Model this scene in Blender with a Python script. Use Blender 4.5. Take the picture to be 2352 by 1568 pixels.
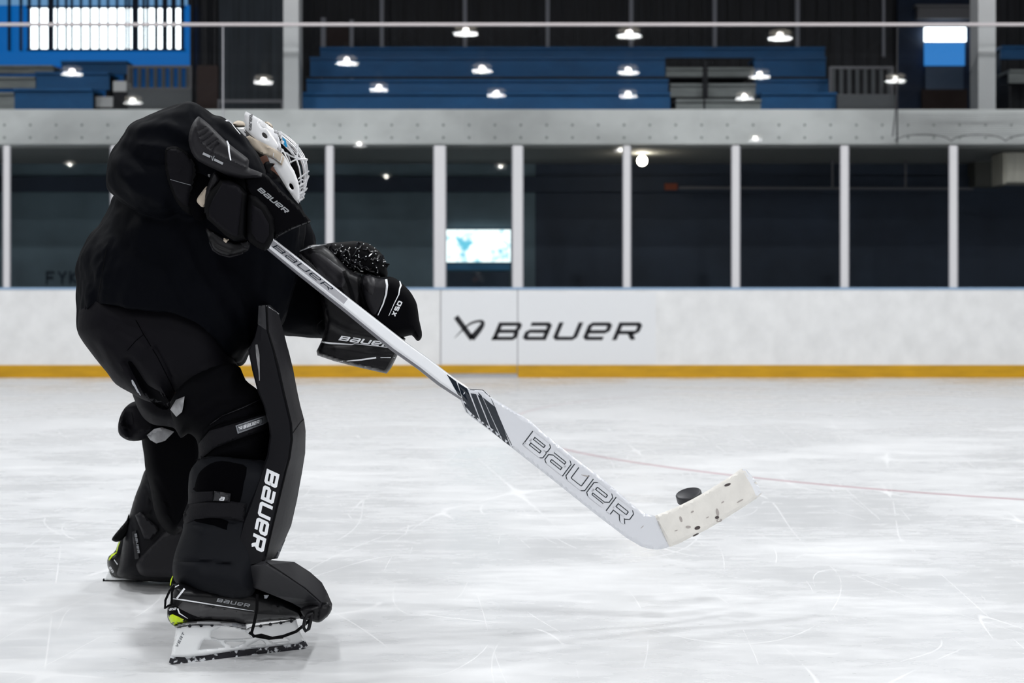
import bpy, bmesh, math, random
import numpy as np
from mathutils import Vector, Matrix
from mathutils.bvhtree import BVHTree
from mathutils.geometry import delaunay_2d_cdt

random.seed(7)
for o in list(bpy.data.objects):
    bpy.data.objects.remove(o)
SC = bpy.context.scene
COL = SC.collection

# ------------------------------------------------------------------ camera, world, exposure
F, H, CX, HY = 3267.0, 0.927, 1176.0, 681.0      # focal length in pixels, eye height, principal column, horizon row
cam_data = bpy.data.cameras.new('camera')
cam = bpy.data.objects.new('camera', cam_data)
COL.objects.link(cam)
cam.location = (0, 0, H)
cam.rotation_euler = (math.radians(90), 0, 0)
cam_data.sensor_width = 36.0
cam_data.lens = F / 2352.0 * 36.0
cam_data.shift_y = -(784.0 - HY) / 2352.0
cam_data.clip_end = 200
cam_data.dof.use_dof = True
cam_data.dof.focus_distance = 3.75
cam_data.dof.aperture_fstop = 4.0
SC.camera = cam
world = bpy.data.worlds.new('world')
SC.world = world
world.use_nodes = True
world.node_tree.nodes['Background'].inputs[0].default_value = (0.5, 0.6, 0.8, 1)
world.node_tree.nodes['Background'].inputs[1].default_value = 0.05
SC.view_settings.view_transform = 'Standard'
SC.view_settings.look = 'None'
SC.view_settings.gamma = 1.0
SC.view_settings.use_curve_mapping = False
SC.view_settings.exposure = 0.0
SC.cycles.max_bounces = 6
SC.cycles.diffuse_bounces = 4
SC.cycles.glossy_bounces = 3
SC.cycles.transmission_bounces = 3
SC.cycles.transparent_max_bounces = 8
LAMP_W = 95.0          # watts of each high bay lamp over the ice
LAMP_Z = 7.0
YG = 16.3               # the plane of the glass on the far boards


def P(px, py, D):
    return Vector(((px - CX) * D / F, D, H - (py - HY) * D / F))


# ------------------------------------------------------------------ materials
def mat(name, col, rough=0.6, metal=0.0, spec=0.5, noise=None, bump=None, emit=None, sheen=0.0, coat=0.0, trans=0.0):
    """noise=(scale, amount[, stretch]) varies the colour; bump=(scale, strength[, stretch]) the surface."""
    m = bpy.data.materials.new(name)
    m.use_nodes = True
    nt = m.node_tree
    b = nt.nodes['Principled BSDF']
    c = tuple(col) + (1,) if len(col) == 3 else col
    b.inputs['Base Color'].default_value = c
    b.inputs['Roughness'].default_value = rough
    b.inputs['Metallic'].default_value = metal
    b.inputs['Specular IOR Level'].default_value = spec
    b.inputs['Sheen Weight'].default_value = sheen
    b.inputs['Sheen Roughness'].default_value = 0.5
    b.inputs['Coat Weight'].default_value = coat
    b.inputs['Coat Roughness'].default_value = 0.1
    b.inputs['Transmission Weight'].default_value = trans
    if emit:
        b.inputs['Emission Color'].default_value = tuple(emit[0]) + (1,)
        b.inputs['Emission Strength'].default_value = emit[1]
    tc = nt.nodes.new('ShaderNodeTexCoord')

    def tex(scale, stretch, detail=4):
        mp = nt.nodes.new('ShaderNodeMapping')
        mp.inputs['Scale'].default_value = stretch
        nt.links.new(tc.outputs['Object'], mp.inputs['Vector'])
        n = nt.nodes.new('ShaderNodeTexNoise')
        n.inputs['Scale'].default_value = scale
        n.inputs['Detail'].default_value = detail
        nt.links.new(mp.outputs['Vector'], n.inputs['Vector'])
        return n
    if noise:
        n = tex(noise[0], noise[2] if len(noise) > 2 else (1, 1, 1))
        r = nt.nodes.new('ShaderNodeMapRange')
        r.inputs['From Min'].default_value = 0.3
        r.inputs['From Max'].default_value = 0.7
        r.inputs['To Min'].default_value = 1 - noise[1]
        r.inputs['To Max'].default_value = 1 + noise[1]
        nt.links.new(n.outputs['Fac'], r.inputs['Value'])
        mx = nt.nodes.new('ShaderNodeVectorMath')
        mx.operation = 'SCALE'
        mx.inputs[0].default_value = c[:3]
        nt.links.new(r.outputs['Result'], mx.inputs['Scale'])
        nt.links.new(mx.outputs['Vector'], b.inputs['Base Color'])
    if bump:
        n = tex(bump[0], bump[2] if len(bump) > 2 else (1, 1, 1), 6)
        bp = nt.nodes.new('ShaderNodeBump')
        bp.inputs['Strength'].default_value = bump[1]
        bp.inputs['Distance'].default_value = 0.01
        nt.links.new(n.outputs['Fac'], bp.inputs['Height'])
        nt.links.new(bp.outputs['Normal'], b.inputs['Normal'])
    return m


def ice_material():
    m = bpy.data.materials.new('scratched_ice')
    m.use_nodes = True
    nt = m.node_tree
    N = nt.nodes.new
    L = nt.links.new
    b = nt.nodes['Principled BSDF']
    tc = N('ShaderNodeTexCoord')

    def math_(op, a, c, clamp=False):
        n = N('ShaderNodeMath')
        n.operation = op
        n.use_clamp = clamp
        for i, v in enumerate((a, c)):
            if v is None:
                continue
            if isinstance(v, (int, float)):
                n.inputs[i].default_value = v
            else:
                L(v, n.inputs[i])
        return n.outputs[0]

    def noise(scale, stretch, rot=0.0, detail=3, dist=0.0, off=(0, 0, 0)):
        mp = N('ShaderNodeMapping')
        mp.inputs['Scale'].default_value = stretch
        mp.inputs['Rotation'].default_value = (0, 0, rot)
        mp.inputs['Location'].default_value = off
        L(tc.outputs['Object'], mp.inputs['Vector'])
        n = N('ShaderNodeTexNoise')
        n.inputs['Scale'].default_value = scale
        n.inputs['Detail'].default_value = detail
        n.inputs['Distortion'].default_value = dist
        L(mp.outputs['Vector'], n.inputs['Vector'])
        return n.outputs['Fac']

    def rng(v, a, c, lo, hi):
        r = N('ShaderNodeMapRange')
        r.interpolation_type = 'SMOOTHSTEP'
        r.inputs['From Min'].default_value = a
        r.inputs['From Max'].default_value = c
        r.inputs['To Min'].default_value = lo
        r.inputs['To Max'].default_value = hi
        L(v, r.inputs['Value'])
        return r.outputs['Result']
    # broad clouds of thin snow and of clear ice
    cloud = rng(noise(0.8, (1, 1.1, 1), 0.2, 5, 0.3), 0.30, 0.72, 0.0, 1.0)
    streak = rng(noise(3.0, (0.6, 1.8, 1), 0.35, 6, 0.3), 0.35, 0.75, 0.0, 1.0)
    fine = rng(noise(16.0, (0.5, 1.4, 1), -0.3, 8, 0.2), 0.35, 0.75, 0.0, 1.0)

    # skate cuts: thin contour lines of smooth noise fields, broken up by masks
    def cuts(scale, width, off, mlo, rot=0.0, stretch=(1, 1, 1)):
        n = noise(scale, stretch, rot, 0.0, 0.0, off)
        d = math_('ABSOLUTE', math_('SUBTRACT', n, 0.5), None)
        ln = rng(d, 0.0, width, 1.0, 0.0)
        mk = rng(noise(1.7, (1, 1, 1), 0, 2, 0, (off[1], off[0], 3)), mlo, mlo + 0.08, 0.0, 1.0)
        return math_('MULTIPLY', ln, mk)
    c = cuts(0.8, 0.0011, (3, 7, 0), 0.46, 0.5, (1, 0.45, 1))
    for args in ((1.1, 0.0016, (11, 2, 0), 0.50, -0.7, (1, 0.35, 1)), (0.6, 0.0008, (5, 19, 0), 0.44, 1.2, (1, 0.4, 1)),
                 (1.6, 0.002, (31, 9, 0), 0.52, 0.1, (1, 0.5, 1)), (0.7, 0.0008, (8, 41, 0), 0.46, -1.3, (1, 0.3, 1)),
                 (2.4, 0.003, (23, 4, 0), 0.54, 0.9, (1, 0.3, 1)), (1.3, 0.008, (2, 28, 0), 0.60, 0.4, (1, 0.8, 1)),
                 (0.9, 0.0010, (61, 14, 0), 0.46, 2.1, (1, 0.3, 1)), (1.9, 0.002, (7, 77, 0), 0.5, -0.2, (1, 0.25, 1))):
        c = math_('MAXIMUM', c, cuts(*args))
    v = math_('ADD', math_('MULTIPLY', cloud, 0.45), math_('MULTIPLY', streak, 0.25))
    v = math_('ADD', v, math_('MULTIPLY', fine, 0.20))
    v = math_('ADD', v, math_('MULTIPLY', c, 0.5), True)
    ramp = N('ShaderNodeValToRGB')
    ramp.color_ramp.elements[0].position = 0.05
    ramp.color_ramp.elements[0].color = (0.685, 0.69, 0.70, 1)
    ramp.color_ramp.elements[1].position = 0.9
    ramp.color_ramp.elements[1].color = (0.78, 0.78, 0.785, 1)
    L(v, ramp.inputs['Fac'])
    # painted circle under the ice
    sx = N('ShaderNodeSeparateXYZ')
    L(tc.outputs['Object'], sx.inputs[0])
    dx = math_('SUBTRACT', sx.outputs[0], 4.252)
    dy = math_('SUBTRACT', sx.outputs[1], 10.333)
    rr = math_('SQRT', math_('ADD', math_('MULTIPLY', dx, dx), math_('MULTIPLY', dy, dy)), None)
    ring = rng(math_('ABSOLUTE', math_('SUBTRACT', rr, 4.283), None), 0.012, 0.032, 1.0, 0.0)
    far = rng(sx.outputs[1], 6.0, 12.0, 0.62, 0.22)
    side = rng(sx.outputs[0], 2.2, 3.6, 1.0, 0.25)
    ring = math_('MULTIPLY', math_('MULTIPLY', ring, far), side)
    mx = N('ShaderNodeMix')
    mx.data_type = 'RGBA'
    L(ring, mx.inputs[0])
    L(ramp.outputs['Color'], mx.inputs[6])
    mx.inputs[7].default_value = (0.42, 0.16, 0.20, 1)
    L(mx.outputs[2], b.inputs['Base Color'])
    b.inputs['Roughness'].default_value = 0.3
    rg = rng(v, 0.1, 0.8, 0.20, 0.55)
    L(rg, b.inputs['Roughness'])
    b.inputs['IOR'].default_value = 1.31
    b.inputs['Specular IOR Level'].default_value = 0.5
    bp = N('ShaderNodeBump')
    bp.inputs['Strength'].default_value = 0.12
    bp.inputs['Distance'].default_value = 0.004
    L(v, bp.inputs['Height'])
    L(bp.outputs['Normal'], b.inputs['Normal'])
    return m


def glass_material(name, tint=(0.98, 0.99, 0.99), ior=1.5):
    m = bpy.data.materials.new(name)
    m.use_nodes = True
    nt = m.node_tree
    for n in list(nt.nodes):
        nt.nodes.remove(n)
    out = nt.nodes.new('ShaderNodeOutputMaterial')
    mix = nt.nodes.new('ShaderNodeMixShader')
    tr = nt.nodes.new('ShaderNodeBsdfTransparent')
    tr.inputs[0].default_value = tint + (1,)
    gl = nt.nodes.new('ShaderNodeBsdfGlossy')
    gl.inputs['Roughness'].default_value = 0.015
    fr = nt.nodes.new('ShaderNodeFresnel')
    fr.inputs[0].default_value = ior
    nt.links.new(fr.outputs[0], mix.inputs[0])
    nt.links.new(tr.outputs[0], mix.inputs[1])
    nt.links.new(gl.outputs[0], mix.inputs[2])
    nt.links.new(mix.outputs[0], out.inputs[0])
    return m


def emis(name, col, s):
    return mat(name, (0.02, 0.02, 0.02), 0.5, emit=(col, s))


M = {}
M['ice'] = ice_material()
M['glass'] = glass_material('rink_glass')
M['board'] = mat('scuffed_white_board', (0.88, 0.88, 0.88), 0.4, noise=(5.5, 0.055, (1, 1, 0.8)))
M['ad'] = mat('clean_white_vinyl', (0.87, 0.88, 0.90), 0.35)
M['seam'] = mat('panel_gap', (0.45, 0.45, 0.47), 0.7)
M['yellow'] = mat('yellow_kickplate', (0.62, 0.33, 0.004), 0.45, noise=(3.0, 0.12, (1, 1, 6)))
M['cap'] = mat('pale_blue_ledge', (0.30, 0.45, 0.65), 0.4)
M['alu'] = mat('white_aluminium', (0.74, 0.73, 0.75), 0.4)
M['alu_edge'] = mat('grey_gasket', (0.42, 0.42, 0.45), 0.5)
M['concrete'] = mat('painted_concrete', (0.95, 0.97, 0.96), 0.8, noise=(1.6, 0.13, (1, 1, 1.5)))
M['hole'] = mat('form_tie_hole', (0.42, 0.46, 0.44), 0.9)
M['rail'] = mat('pinkish_white_rail', (0.72, 0.66, 0.67), 0.4)
M['column'] = mat('white_painted_column', (0.70, 0.71, 0.72), 0.6)
M['blue'] = mat('blue_bench_cover', (0.004, 0.115, 0.32), 0.6, noise=(2.5, 0.12, (1, 1, 3)))
M['bench'] = mat('bare_bench_plank', (0.30, 0.33, 0.33), 0.6, noise=(4, 0.15, (1, 1, 4)))
M['dark'] = mat('dark_steel', (0.012, 0.013, 0.018), 0.7)
M['darkbrown'] = mat('dark_brown_panel', (0.035, 0.02, 0.018), 0.8)
M['deckgrey'] = mat('grey_barrier_panel', (0.12, 0.13, 0.14), 0.7)
M['siding'] = mat('dark_ribbed_siding', (0.022, 0.024, 0.032), 0.6, noise=(6, 0.35, (3, 1, 0.15)))
M['bluewall'] = mat('blue_painted_wall', (0.0, 0.24, 0.80), 0.6, noise=(2, 0.25, (1, 1, 1)))
M['stud'] = mat('pale_steel_post', (0.30, 0.31, 0.36), 0.5)
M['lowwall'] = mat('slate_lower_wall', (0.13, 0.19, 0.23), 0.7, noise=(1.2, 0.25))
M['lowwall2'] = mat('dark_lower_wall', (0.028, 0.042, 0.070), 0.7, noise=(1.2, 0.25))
M['soffit'] = mat('grey_soffit', (0.30, 0.31, 0.30), 0.8)
M['cream'] = mat('cream_column_panel', (0.62, 0.60, 0.52), 0.7, noise=(8, 0.1, (6, 1, 0.5)))
M['pipe'] = mat('grey_pipe', (0.16, 0.16, 0.18), 0.4)
M['roof'] = mat('arena_ceiling', (0.06, 0.065, 0.075), 0.9)
M['arena_wall'] = mat('arena_far_wall', (0.06, 0.07, 0.08), 0.9)
M['daylight'] = emis('daylight_opening', (0.86, 0.96, 1.0), 4.0)
M['daylight_dim'] = emis('dim_daylight_opening', (0.16, 0.36, 0.62), 0.75)
M['daylight_blue'] = emis('blue_tinted_pane', (0.03, 0.22, 0.62), 0.9)
M['screenglow'] = None
M['housing'] = mat('lamp_housing', (0.5, 0.5, 0.5), 0.4)
M['bulb'] = emis('lamp_bulb', (1.0, 0.97, 0.90), 130.0)
M['saucer'] = emis('lamp_reflector', (1.0, 0.93, 0.80), 3.5)
M['warmbulb'] = emis('warm_bulb', (1.0, 0.90, 0.72), 40.0)
M['logo_black'] = mat('black_vinyl_lettering', (0.006, 0.006, 0.010), 0.4)
M['cord'] = mat('black_net_cord', (0.05, 0.05, 0.055), 0.8)
M['orange'] = mat('faded_orange_sign', (0.25, 0.05, 0.02), 0.6)
# goalie
M['jersey'] = mat('black_knit_jersey', (0.0006, 0.0010, 0.0026), 0.7, spec=0.06, bump=(7, 0.55, (1.6, 1, 0.6)))
M['pants'] = mat('black_pants_nylon', (0.0034, 0.0031, 0.0050), 0.65, spec=0.10, bump=(9, 0.45, (1, 1, 1)))
M['sock'] = mat('black_sock_knit', (0.0010, 0.0010, 0.0018), 0.8, spec=0.06, bump=(14, 0.3))
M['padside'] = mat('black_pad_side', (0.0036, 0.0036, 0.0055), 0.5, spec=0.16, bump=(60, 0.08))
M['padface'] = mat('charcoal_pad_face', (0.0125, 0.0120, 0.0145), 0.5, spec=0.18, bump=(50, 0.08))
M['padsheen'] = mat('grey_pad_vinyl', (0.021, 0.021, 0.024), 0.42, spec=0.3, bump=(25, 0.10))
M['wrap'] = mat('black_calf_wrap', (0.0046, 0.0052, 0.0074), 0.7, spec=0.12, bump=(40, 0.10))
M['wrapdark'] = mat('matte_black_patch', (0.0006, 0.0006, 0.0012), 0.95, spec=0.04)
M['strap'] = mat('black_elastic_strap', (0.0062, 0.0060, 0.0078), 0.75, spec=0.12, bump=(120, 0.15))
M['binding'] = mat('black_binding', (0.0009, 0.0009, 0.0015), 0.7, spec=0.10)
M['leather'] = mat('black_glove_leather', (0.0040, 0.0038, 0.0050), 0.40, spec=0.25, bump=(30, 0.20))
M['leather_grey'] = mat('grey_glove_leather', (0.018, 0.017, 0.020), 0.45, spec=0.3, noise=(14, 0.5), bump=(22, 0.25))
M['shiny_lace'] = mat('shiny_black_lace', (0.006, 0.006, 0.008), 0.18, spec=0.9)
M['patchgrey'] = mat('grey_label', (0.20, 0.21, 0.23), 0.5, noise=(40, 0.15))
M['silver'] = mat('silver_grey_print', (0.34, 0.35, 0.37), 0.4, metal=0.2)
M['white_print'] = mat('white_print', (0.80, 0.81, 0.84), 0.5)
M['white_dim'] = mat('pale_grey_print', (0.42, 0.43, 0.47), 0.5)
M['tag'] = mat('worn_silver_tag', (0.26, 0.26, 0.27), 0.45, noise=(25, 0.5))
M['beige'] = mat('beige_padding', (0.55, 0.47, 0.38), 0.8, bump=(30, 0.2))
M['mask'] = mat('glossy_white_shell', (0.88, 0.88, 0.90), 0.15, coat=0.6)
M['chrome'] = mat('chrome_wire', (0.80, 0.80, 0.82), 0.3, metal=0.45)
M['sticker_blue'] = mat('blue_sticker', (0.01, 0.30, 0.62), 0.3)
M['skin'] = mat('skin', (0.40, 0.20, 0.145), 0.55)
M['hair'] = mat('dark_hair', (0.010, 0.008, 0.007), 0.7)
M['eye'] = mat('eye', (0.25, 0.22, 0.20), 0.2)
M['stick_white'] = mat('glossy_white_stick', (0.86, 0.87, 0.90), 0.22, coat=0.4)
M['paddle_white'] = mat('pale_white_paddle', (0.70, 0.71, 0.75), 0.22, coat=0.4)
M['stick_side'] = mat('grey_stick_side', (0.20, 0.20, 0.22), 0.3, coat=0.3)
M['stick_chrome'] = mat('silver_stick_face', (0.62, 0.62, 0.66), 0.25, metal=0.45)
M['stick_navy'] = mat('dark_navy_print', (0.006, 0.011, 0.020), 0.25, coat=0.5)
M['tape'] = mat('cream_blade_tape', (0.80, 0.77, 0.72), 0.75, noise=(20, 0.05), bump=(60, 0.15))
M['puckmark'] = mat('black_rubber_mark', (0.07, 0.055, 0.055), 0.8)
M['puckmark2'] = mat('faint_rubber_mark', (0.42, 0.38, 0.36), 0.8)
M['rubber'] = mat('black_puck_rubber', (0.012, 0.012, 0.016), 0.4, spec=0.5, bump=(60, 0.1))
M['boot'] = mat('black_boot_shell', (0.0045, 0.0045, 0.0055), 0.32, spec=0.3, coat=0.12, bump=(35, 0.12))
M['bootgrey'] = mat('grey_boot_band', (0.035, 0.034, 0.036), 0.35, coat=0.2)
M['neon'] = mat('neon_yellow_plastic', (0.60, 0.80, 0.0), 0.4)
M['outsole'] = mat('grey_outsole', (0.30, 0.30, 0.31), 0.4)
M['holder'] = mat('white_skate_holder', (0.90, 0.91, 0.92), 0.3, coat=0.3)


def runner_mat():
    m = mat('steel_runner_with_snow', (0.02, 0.02, 0.025), 0.25, metal=0.6)
    nt = m.node_tree
    b = nt.nodes['Principled BSDF']
    tc = nt.nodes.new('ShaderNodeTexCoord')
    n = nt.nodes.new('ShaderNodeTexNoise')
    n.inputs['Scale'].default_value = 70
    n.inputs['Detail'].default_value = 6
    r = nt.nodes.new('ShaderNodeValToRGB')
    r.color_ramp.elements[0].position = 0.53
    r.color_ramp.elements[0].color = (0.012, 0.012, 0.018, 1)
    r.color_ramp.elements[1].position = 0.60
    r.color_ramp.elements[1].color = (0.80, 0.82, 0.85, 1)
    nt.links.new(tc.outputs['Object'], n.inputs['Vector'])
    nt.links.new(n.outputs['Fac'], r.inputs['Fac'])
    nt.links.new(r.outputs['Color'], b.inputs['Base Color'])
    b.inputs['Metallic'].default_value = 0.1
    return m


M['runner'] = runner_mat()


def screen_mat():
    m = emis('window_glow', (0.5, 0.9, 1), 1.0)
    nt = m.node_tree
    b = nt.nodes['Principled BSDF']
    tc = nt.nodes.new('ShaderNodeTexCoord')
    n = nt.nodes.new('ShaderNodeTexNoise')
    n.inputs['Scale'].default_value = 6
    n.inputs['Detail'].default_value = 3
    r = nt.nodes.new('ShaderNodeValToRGB')
    r.color_ramp.elements[0].position = 0.36
    r.color_ramp.elements[0].color = (0.10, 0.42, 0.55, 1)
    r.color_ramp.elements[1].position = 0.50
    r.color_ramp.elements[1].color = (0.85, 1.0, 1.0, 1)
    nt.links.new(tc.outputs['Object'], n.inputs['Vector'])
    nt.links.new(n.outputs['Fac'], r.inputs['Fac'])
    nt.links.new(r.outputs['Color'], b.inputs['Emission Color'])
    b.inputs['Emission Strength'].default_value = 1.5
    return m


M['screenglow'] = screen_mat()


# ------------------------------------------------------------------ object helpers
def tag(o, label=None, cat=None, group=None, kind=None):
    if label:
        o['label'] = label
    if cat:
        o['category'] = cat
    if group:
        o['group'] = group
    if kind:
        o['kind'] = kind
    return o


def link(name, verts, faces, mats, parent=None, smooth=True, sharp=35, fm=None, origin=None):
    me = bpy.data.meshes.new(name)
    me.from_pydata([tuple(v) for v in verts], [], [tuple(f) for f in faces])
    bm = bmesh.new()
    bm.from_mesh(me)
    bmesh.ops.recalc_face_normals(bm, faces=bm.faces)
    bm.to_mesh(me)
    bm.free()
    if not isinstance(mats, (list, tuple)):
        mats = [mats]
    for m in mats:
        me.materials.append(m)
    if fm is not None:
        me.polygons.foreach_set('material_index', fm)
    if smooth:
        me.polygons.foreach_set('use_smooth', [True] * len(me.polygons))
        me.set_sharp_from_angle(angle=math.radians(sharp))
    o = bpy.data.objects.new(name, me)
    COL.objects.link(o)
    if parent is not None:
        o.parent = parent
        o.matrix_parent_inverse = Matrix.Translation(-ROOT_LOC.get(parent.name, Vector((0, 0, 0))))
        # (a child keeps world coordinates; ROOT_LOC holds where each parent's origin stands)
    if origin is not None:
        v = Vector(origin)
        me.transform(Matrix.Translation(-v))
        if parent is None:
            o.location = v
            ROOT_LOC[o.name] = v
    return o


ROOT_LOC = {}


def empty(name, loc, label, cat, group=None):
    o = bpy.data.objects.new(name, None)
    COL.objects.link(o)
    o.location = loc
    ROOT_LOC[o.name] = Vector(loc)
    o.empty_display_size = 0.1
    return tag(o, label, cat, group)


class MB:
    def __init__(s):
        s.v, s.f, s.m = [], [], []

    def add(s, v, f, m=0):
        k = len(s.v)
        s.v += [tuple(x) for x in v]
        s.f += [tuple(i + k for i in q) for q in f]
        s.m += [m] * len(f)
        return s

    def box(s, a, b, m=0):
        (x0, y0, z0), (x1, y1, z1) = a, b
        v = [(x0, y0, z0), (x1, y0, z0), (x1, y1, z0), (x0, y1, z0), (x0, y0, z1), (x1, y0, z1), (x1, y1, z1), (x0, y1, z1)]
        return s.add(v, [(0, 3, 2, 1), (4, 5, 6, 7), (0, 1, 5, 4), (1, 2, 6, 5), (2, 3, 7, 6), (3, 0, 4, 7)], m)

    def pxbox(s, x0, y0, x1, y1, D, dep, m=0):
        a, b = P(x0, y1, D), P(x1, y0, D)
        return s.box((a.x, D, a.z), (b.x, D + dep, b.z), m)

    def tube(s, pts, r, n=8, closed=False, m=0):
        pts = [Vector(p) for p in pts]
        rr = r if isinstance(r, (list, tuple)) else [r] * len(pts)
        rings, last = [], None
        for i, p in enumerate(pts):
            if closed:
                t = pts[(i + 1) % len(pts)] - pts[i - 1]
            else:
                t = pts[min(i + 1, len(pts) - 1)] - pts[max(i - 1, 0)]
            t.normalize()
            u = last if last is not None else (Vector((0, 0, 1)) if abs(t.z) < 0.8 else Vector((0, 1, 0)))
            u = (u - t * u.dot(t)).normalized()
            last = u
            w = t.cross(u)
            rings.append([p + (u * math.cos(a) + w * math.sin(a)) * rr[i] for a in [2 * math.pi * k / n for k in range(n)]])
        v = [q for ring in rings for q in ring]
        f = []
        K = len(pts)
        for i in range(K if closed else K - 1):
            for k in range(n):
                a, b = i * n + k, i * n + (k + 1) % n
                c, d = ((i + 1) % K) * n + (k + 1) % n, ((i + 1) % K) * n + k
                f.append((a, b, c, d))
        if not closed:
            f.append(tuple(range(n)))
            f.append(tuple((K - 1) * n + k for k in range(n)))
        return s.add(v, f, m)

    def lathe(s, prof, c, n=20, m=0):
        v = []
        for (r, z) in prof:
            for k in range(n):
                a = 2 * math.pi * k / n
                v.append((c[0] + r * math.cos(a), c[1] + r * math.sin(a), c[2] + z))
        f = []
        for i in range(len(prof) - 1):
            for k in range(n):
                f.append((i * n + k, i * n + (k + 1) % n, (i + 1) * n + (k + 1) % n, (i + 1) * n + k))
        return s.add(v, f, m)

    def build(s, name, mats, parent=None, smooth=False, sharp=35, origin=None):
        return link(name, s.v, s.f, mats, parent, smooth, sharp, s.m, origin)


def struct(name, mb, mats, smooth=False):
    return tag(mb.build(name, mats, None, smooth), kind='structure')


def catmull(pts, k=4, closed=True):
    pts = [np.array(p, float) for p in pts]
    n = len(pts)
    out = []
    for i in range(n if closed else n - 1):
        p1, p2 = pts[i], pts[(i + 1) % n]
        p0 = pts[i - 1] if (closed or i > 0) else p1
        p3 = pts[(i + 2) % n] if (closed or i + 2 < n) else p2
        for j in range(k):
            t = j / k
            out.append(0.5 * ((2 * p1) + (p2 - p0) * t + (2 * p0 - 5 * p1 + 4 * p2 - p3) * t * t + (3 * p1 - p0 - 3 * p2 + p3) * t ** 3))
    if not closed:
        out.append(pts[-1])
    return out


def seg_dist(P_, A, B):
    """distance of points P_ (n,2) to each segment A->B (m,2) -> (n,m)"""
    AB = B - A
    L2 = np.maximum((AB ** 2).sum(1), 1e-9)
    t = ((P_[:, None, :] - A[None]) * AB[None]).sum(2) / L2[None]
    t = np.clip(t, 0, 1)
    C = A[None] + t[:, :, None] * AB[None]
    return np.sqrt(((P_[:, None, :] - C) ** 2).sum(2))


def inside(P_, loops):
    res = np.zeros(len(P_), bool)
    x, y = P_[:, 0], P_[:, 1]
    for lp in loops:
        A = np.array(lp, float)
        B = np.roll(A, -1, 0)
        for (x1, y1), (x2, y2) in zip(A, B):
            if y1 == y2:
                continue
            c = ((y1 > y) != (y2 > y)) & (x < (x2 - x1) * (y - y1) / (y2 - y1) + x1)
            res ^= c
    return res


def mesh2d(loops, sp, hard=None):
    """loops of (x,y[,h]) -> points, tris, border flags, loops' index lists, soft segments"""
    pts, edges, lidx, softA, softB = [], [], [], [], []
    clean = []
    for li, lp in enumerate(loops):
        idx = []
        n = len(lp)
        for i in range(n):
            a, b = np.array(lp[i][:2], float), np.array(lp[(i + 1) % n][:2], float)
            d = np.linalg.norm(b - a)
            if d < 1e-6:
                continue
            k = max(1, int(round(d / sp)))
            is_hard = len(lp[i]) > 2 and lp[i][2] and len(lp[(i + 1) % n]) > 2 and lp[(i + 1) % n][2]
            if not is_hard:
                softA.append(a)
                softB.append(b)
            for j in range(k):
                idx.append(len(pts))
                pts.append(a + (b - a) * j / k)
        for q in range(len(idx)):
            edges.append((idx[q], idx[(q + 1) % len(idx)]))
        lidx.append(idx)
        clean.append([p for p in np.array(pts)[idx]])
    B = np.array(pts)
    lo, hi = B.min(0), B.max(0)
    g, row, y = [], 0, lo[1]
    while y < hi[1]:
        x = lo[0] + (sp / 2 if row % 2 else 0)
        while x < hi[0]:
            g.append((x, y))
            x += sp
        y += sp * 0.87
        row += 1
    G = np.array(g) if g else np.zeros((0, 2))
    if len(G):
        G = G[inside(G, clean)]
    if len(G):
        A_ = np.concatenate([np.array(c) for c in clean])
        B_ = np.concatenate([np.roll(np.array(c), -1, 0) for c in clean])
        keep = []
        for s0 in range(0, len(G), 2000):
            keep.append(seg_dist(G[s0:s0 + 2000], A_, B_).min(1) > sp * 0.45)
        G = G[np.concatenate(keep)]
    allp = np.concatenate([B, G]) if len(G) else B
    vs, es, fs, ov, oe, of = delaunay_2d_cdt([Vector(p) for p in allp], edges, [], 0, 1e-4)
    V = np.array([tuple(v) for v in vs])
    T = np.array([tuple(f) for f in fs if len(f) == 3])
    cen = V[T].mean(1)
    T = T[inside(cen, clean)]
    remap = {}
    for i, o in enumerate(ov):
        for q in o:
            remap[q] = i
    loops_idx = [[remap[q] for q in idx if q in remap] for idx in lidx]
    sA = np.array(softA) if softA else None
    sB = np.array(softB) if softB else None
    return V, T, loops_idx, sA, sB


def profile(V, sA, sB, r, e):
    if sA is None:
        return np.ones(len(V))
    out = []
    for s0 in range(0, len(V), 2000):
        out.append(seg_dist(V[s0:s0 + 2000], sA, sB).min(1))
    t = np.clip(np.concatenate(out) / r, 0, 1)
    return e + (1 - e) * np.sqrt(np.maximum(0, 1 - (1 - t) ** 2))


def two_sided(name, V, T, loops, Df, Db, mats, parent, sharp=40, fmfun=None):
    n = len(V)
    v = [P(x, y, d) for (x, y), d in zip(V, Df)] + [P(x, y, d) for (x, y), d in zip(V, Db)]
    f = [tuple(t) for t in T] + [(t[2] + n, t[1] + n, t[0] + n) for t in T]
    for lp in loops:
        for i in range(len(lp)):
            a, b = lp[i], lp[(i + 1) % len(lp)]
            if a != b:
                f.append((a, b, b + n, a + n))
    fm = None
    if fmfun is not None:
        c = V[T].mean(1)
        k = [fmfun(x, y) for x, y in c]
        fm = k + k + [0] * (len(f) - 2 * len(k))
    return link(name, v, f, mats, parent, True, sharp, fm)


def hills(V, marks):
    """marks: list of (polyline, width, height) -> offset towards the camera in metres (negative = groove)"""
    off = np.zeros(len(V))
    for pl, w, h in marks:
        A = np.array(pl[:-1], float)
        B = np.array(pl[1:], float)
        d = np.concatenate([seg_dist(V[s:s + 2000], A, B).min(1) for s in range(0, len(V), 2000)])
        off += h * np.exp(-(d / w) ** 2)
    return off


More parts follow.
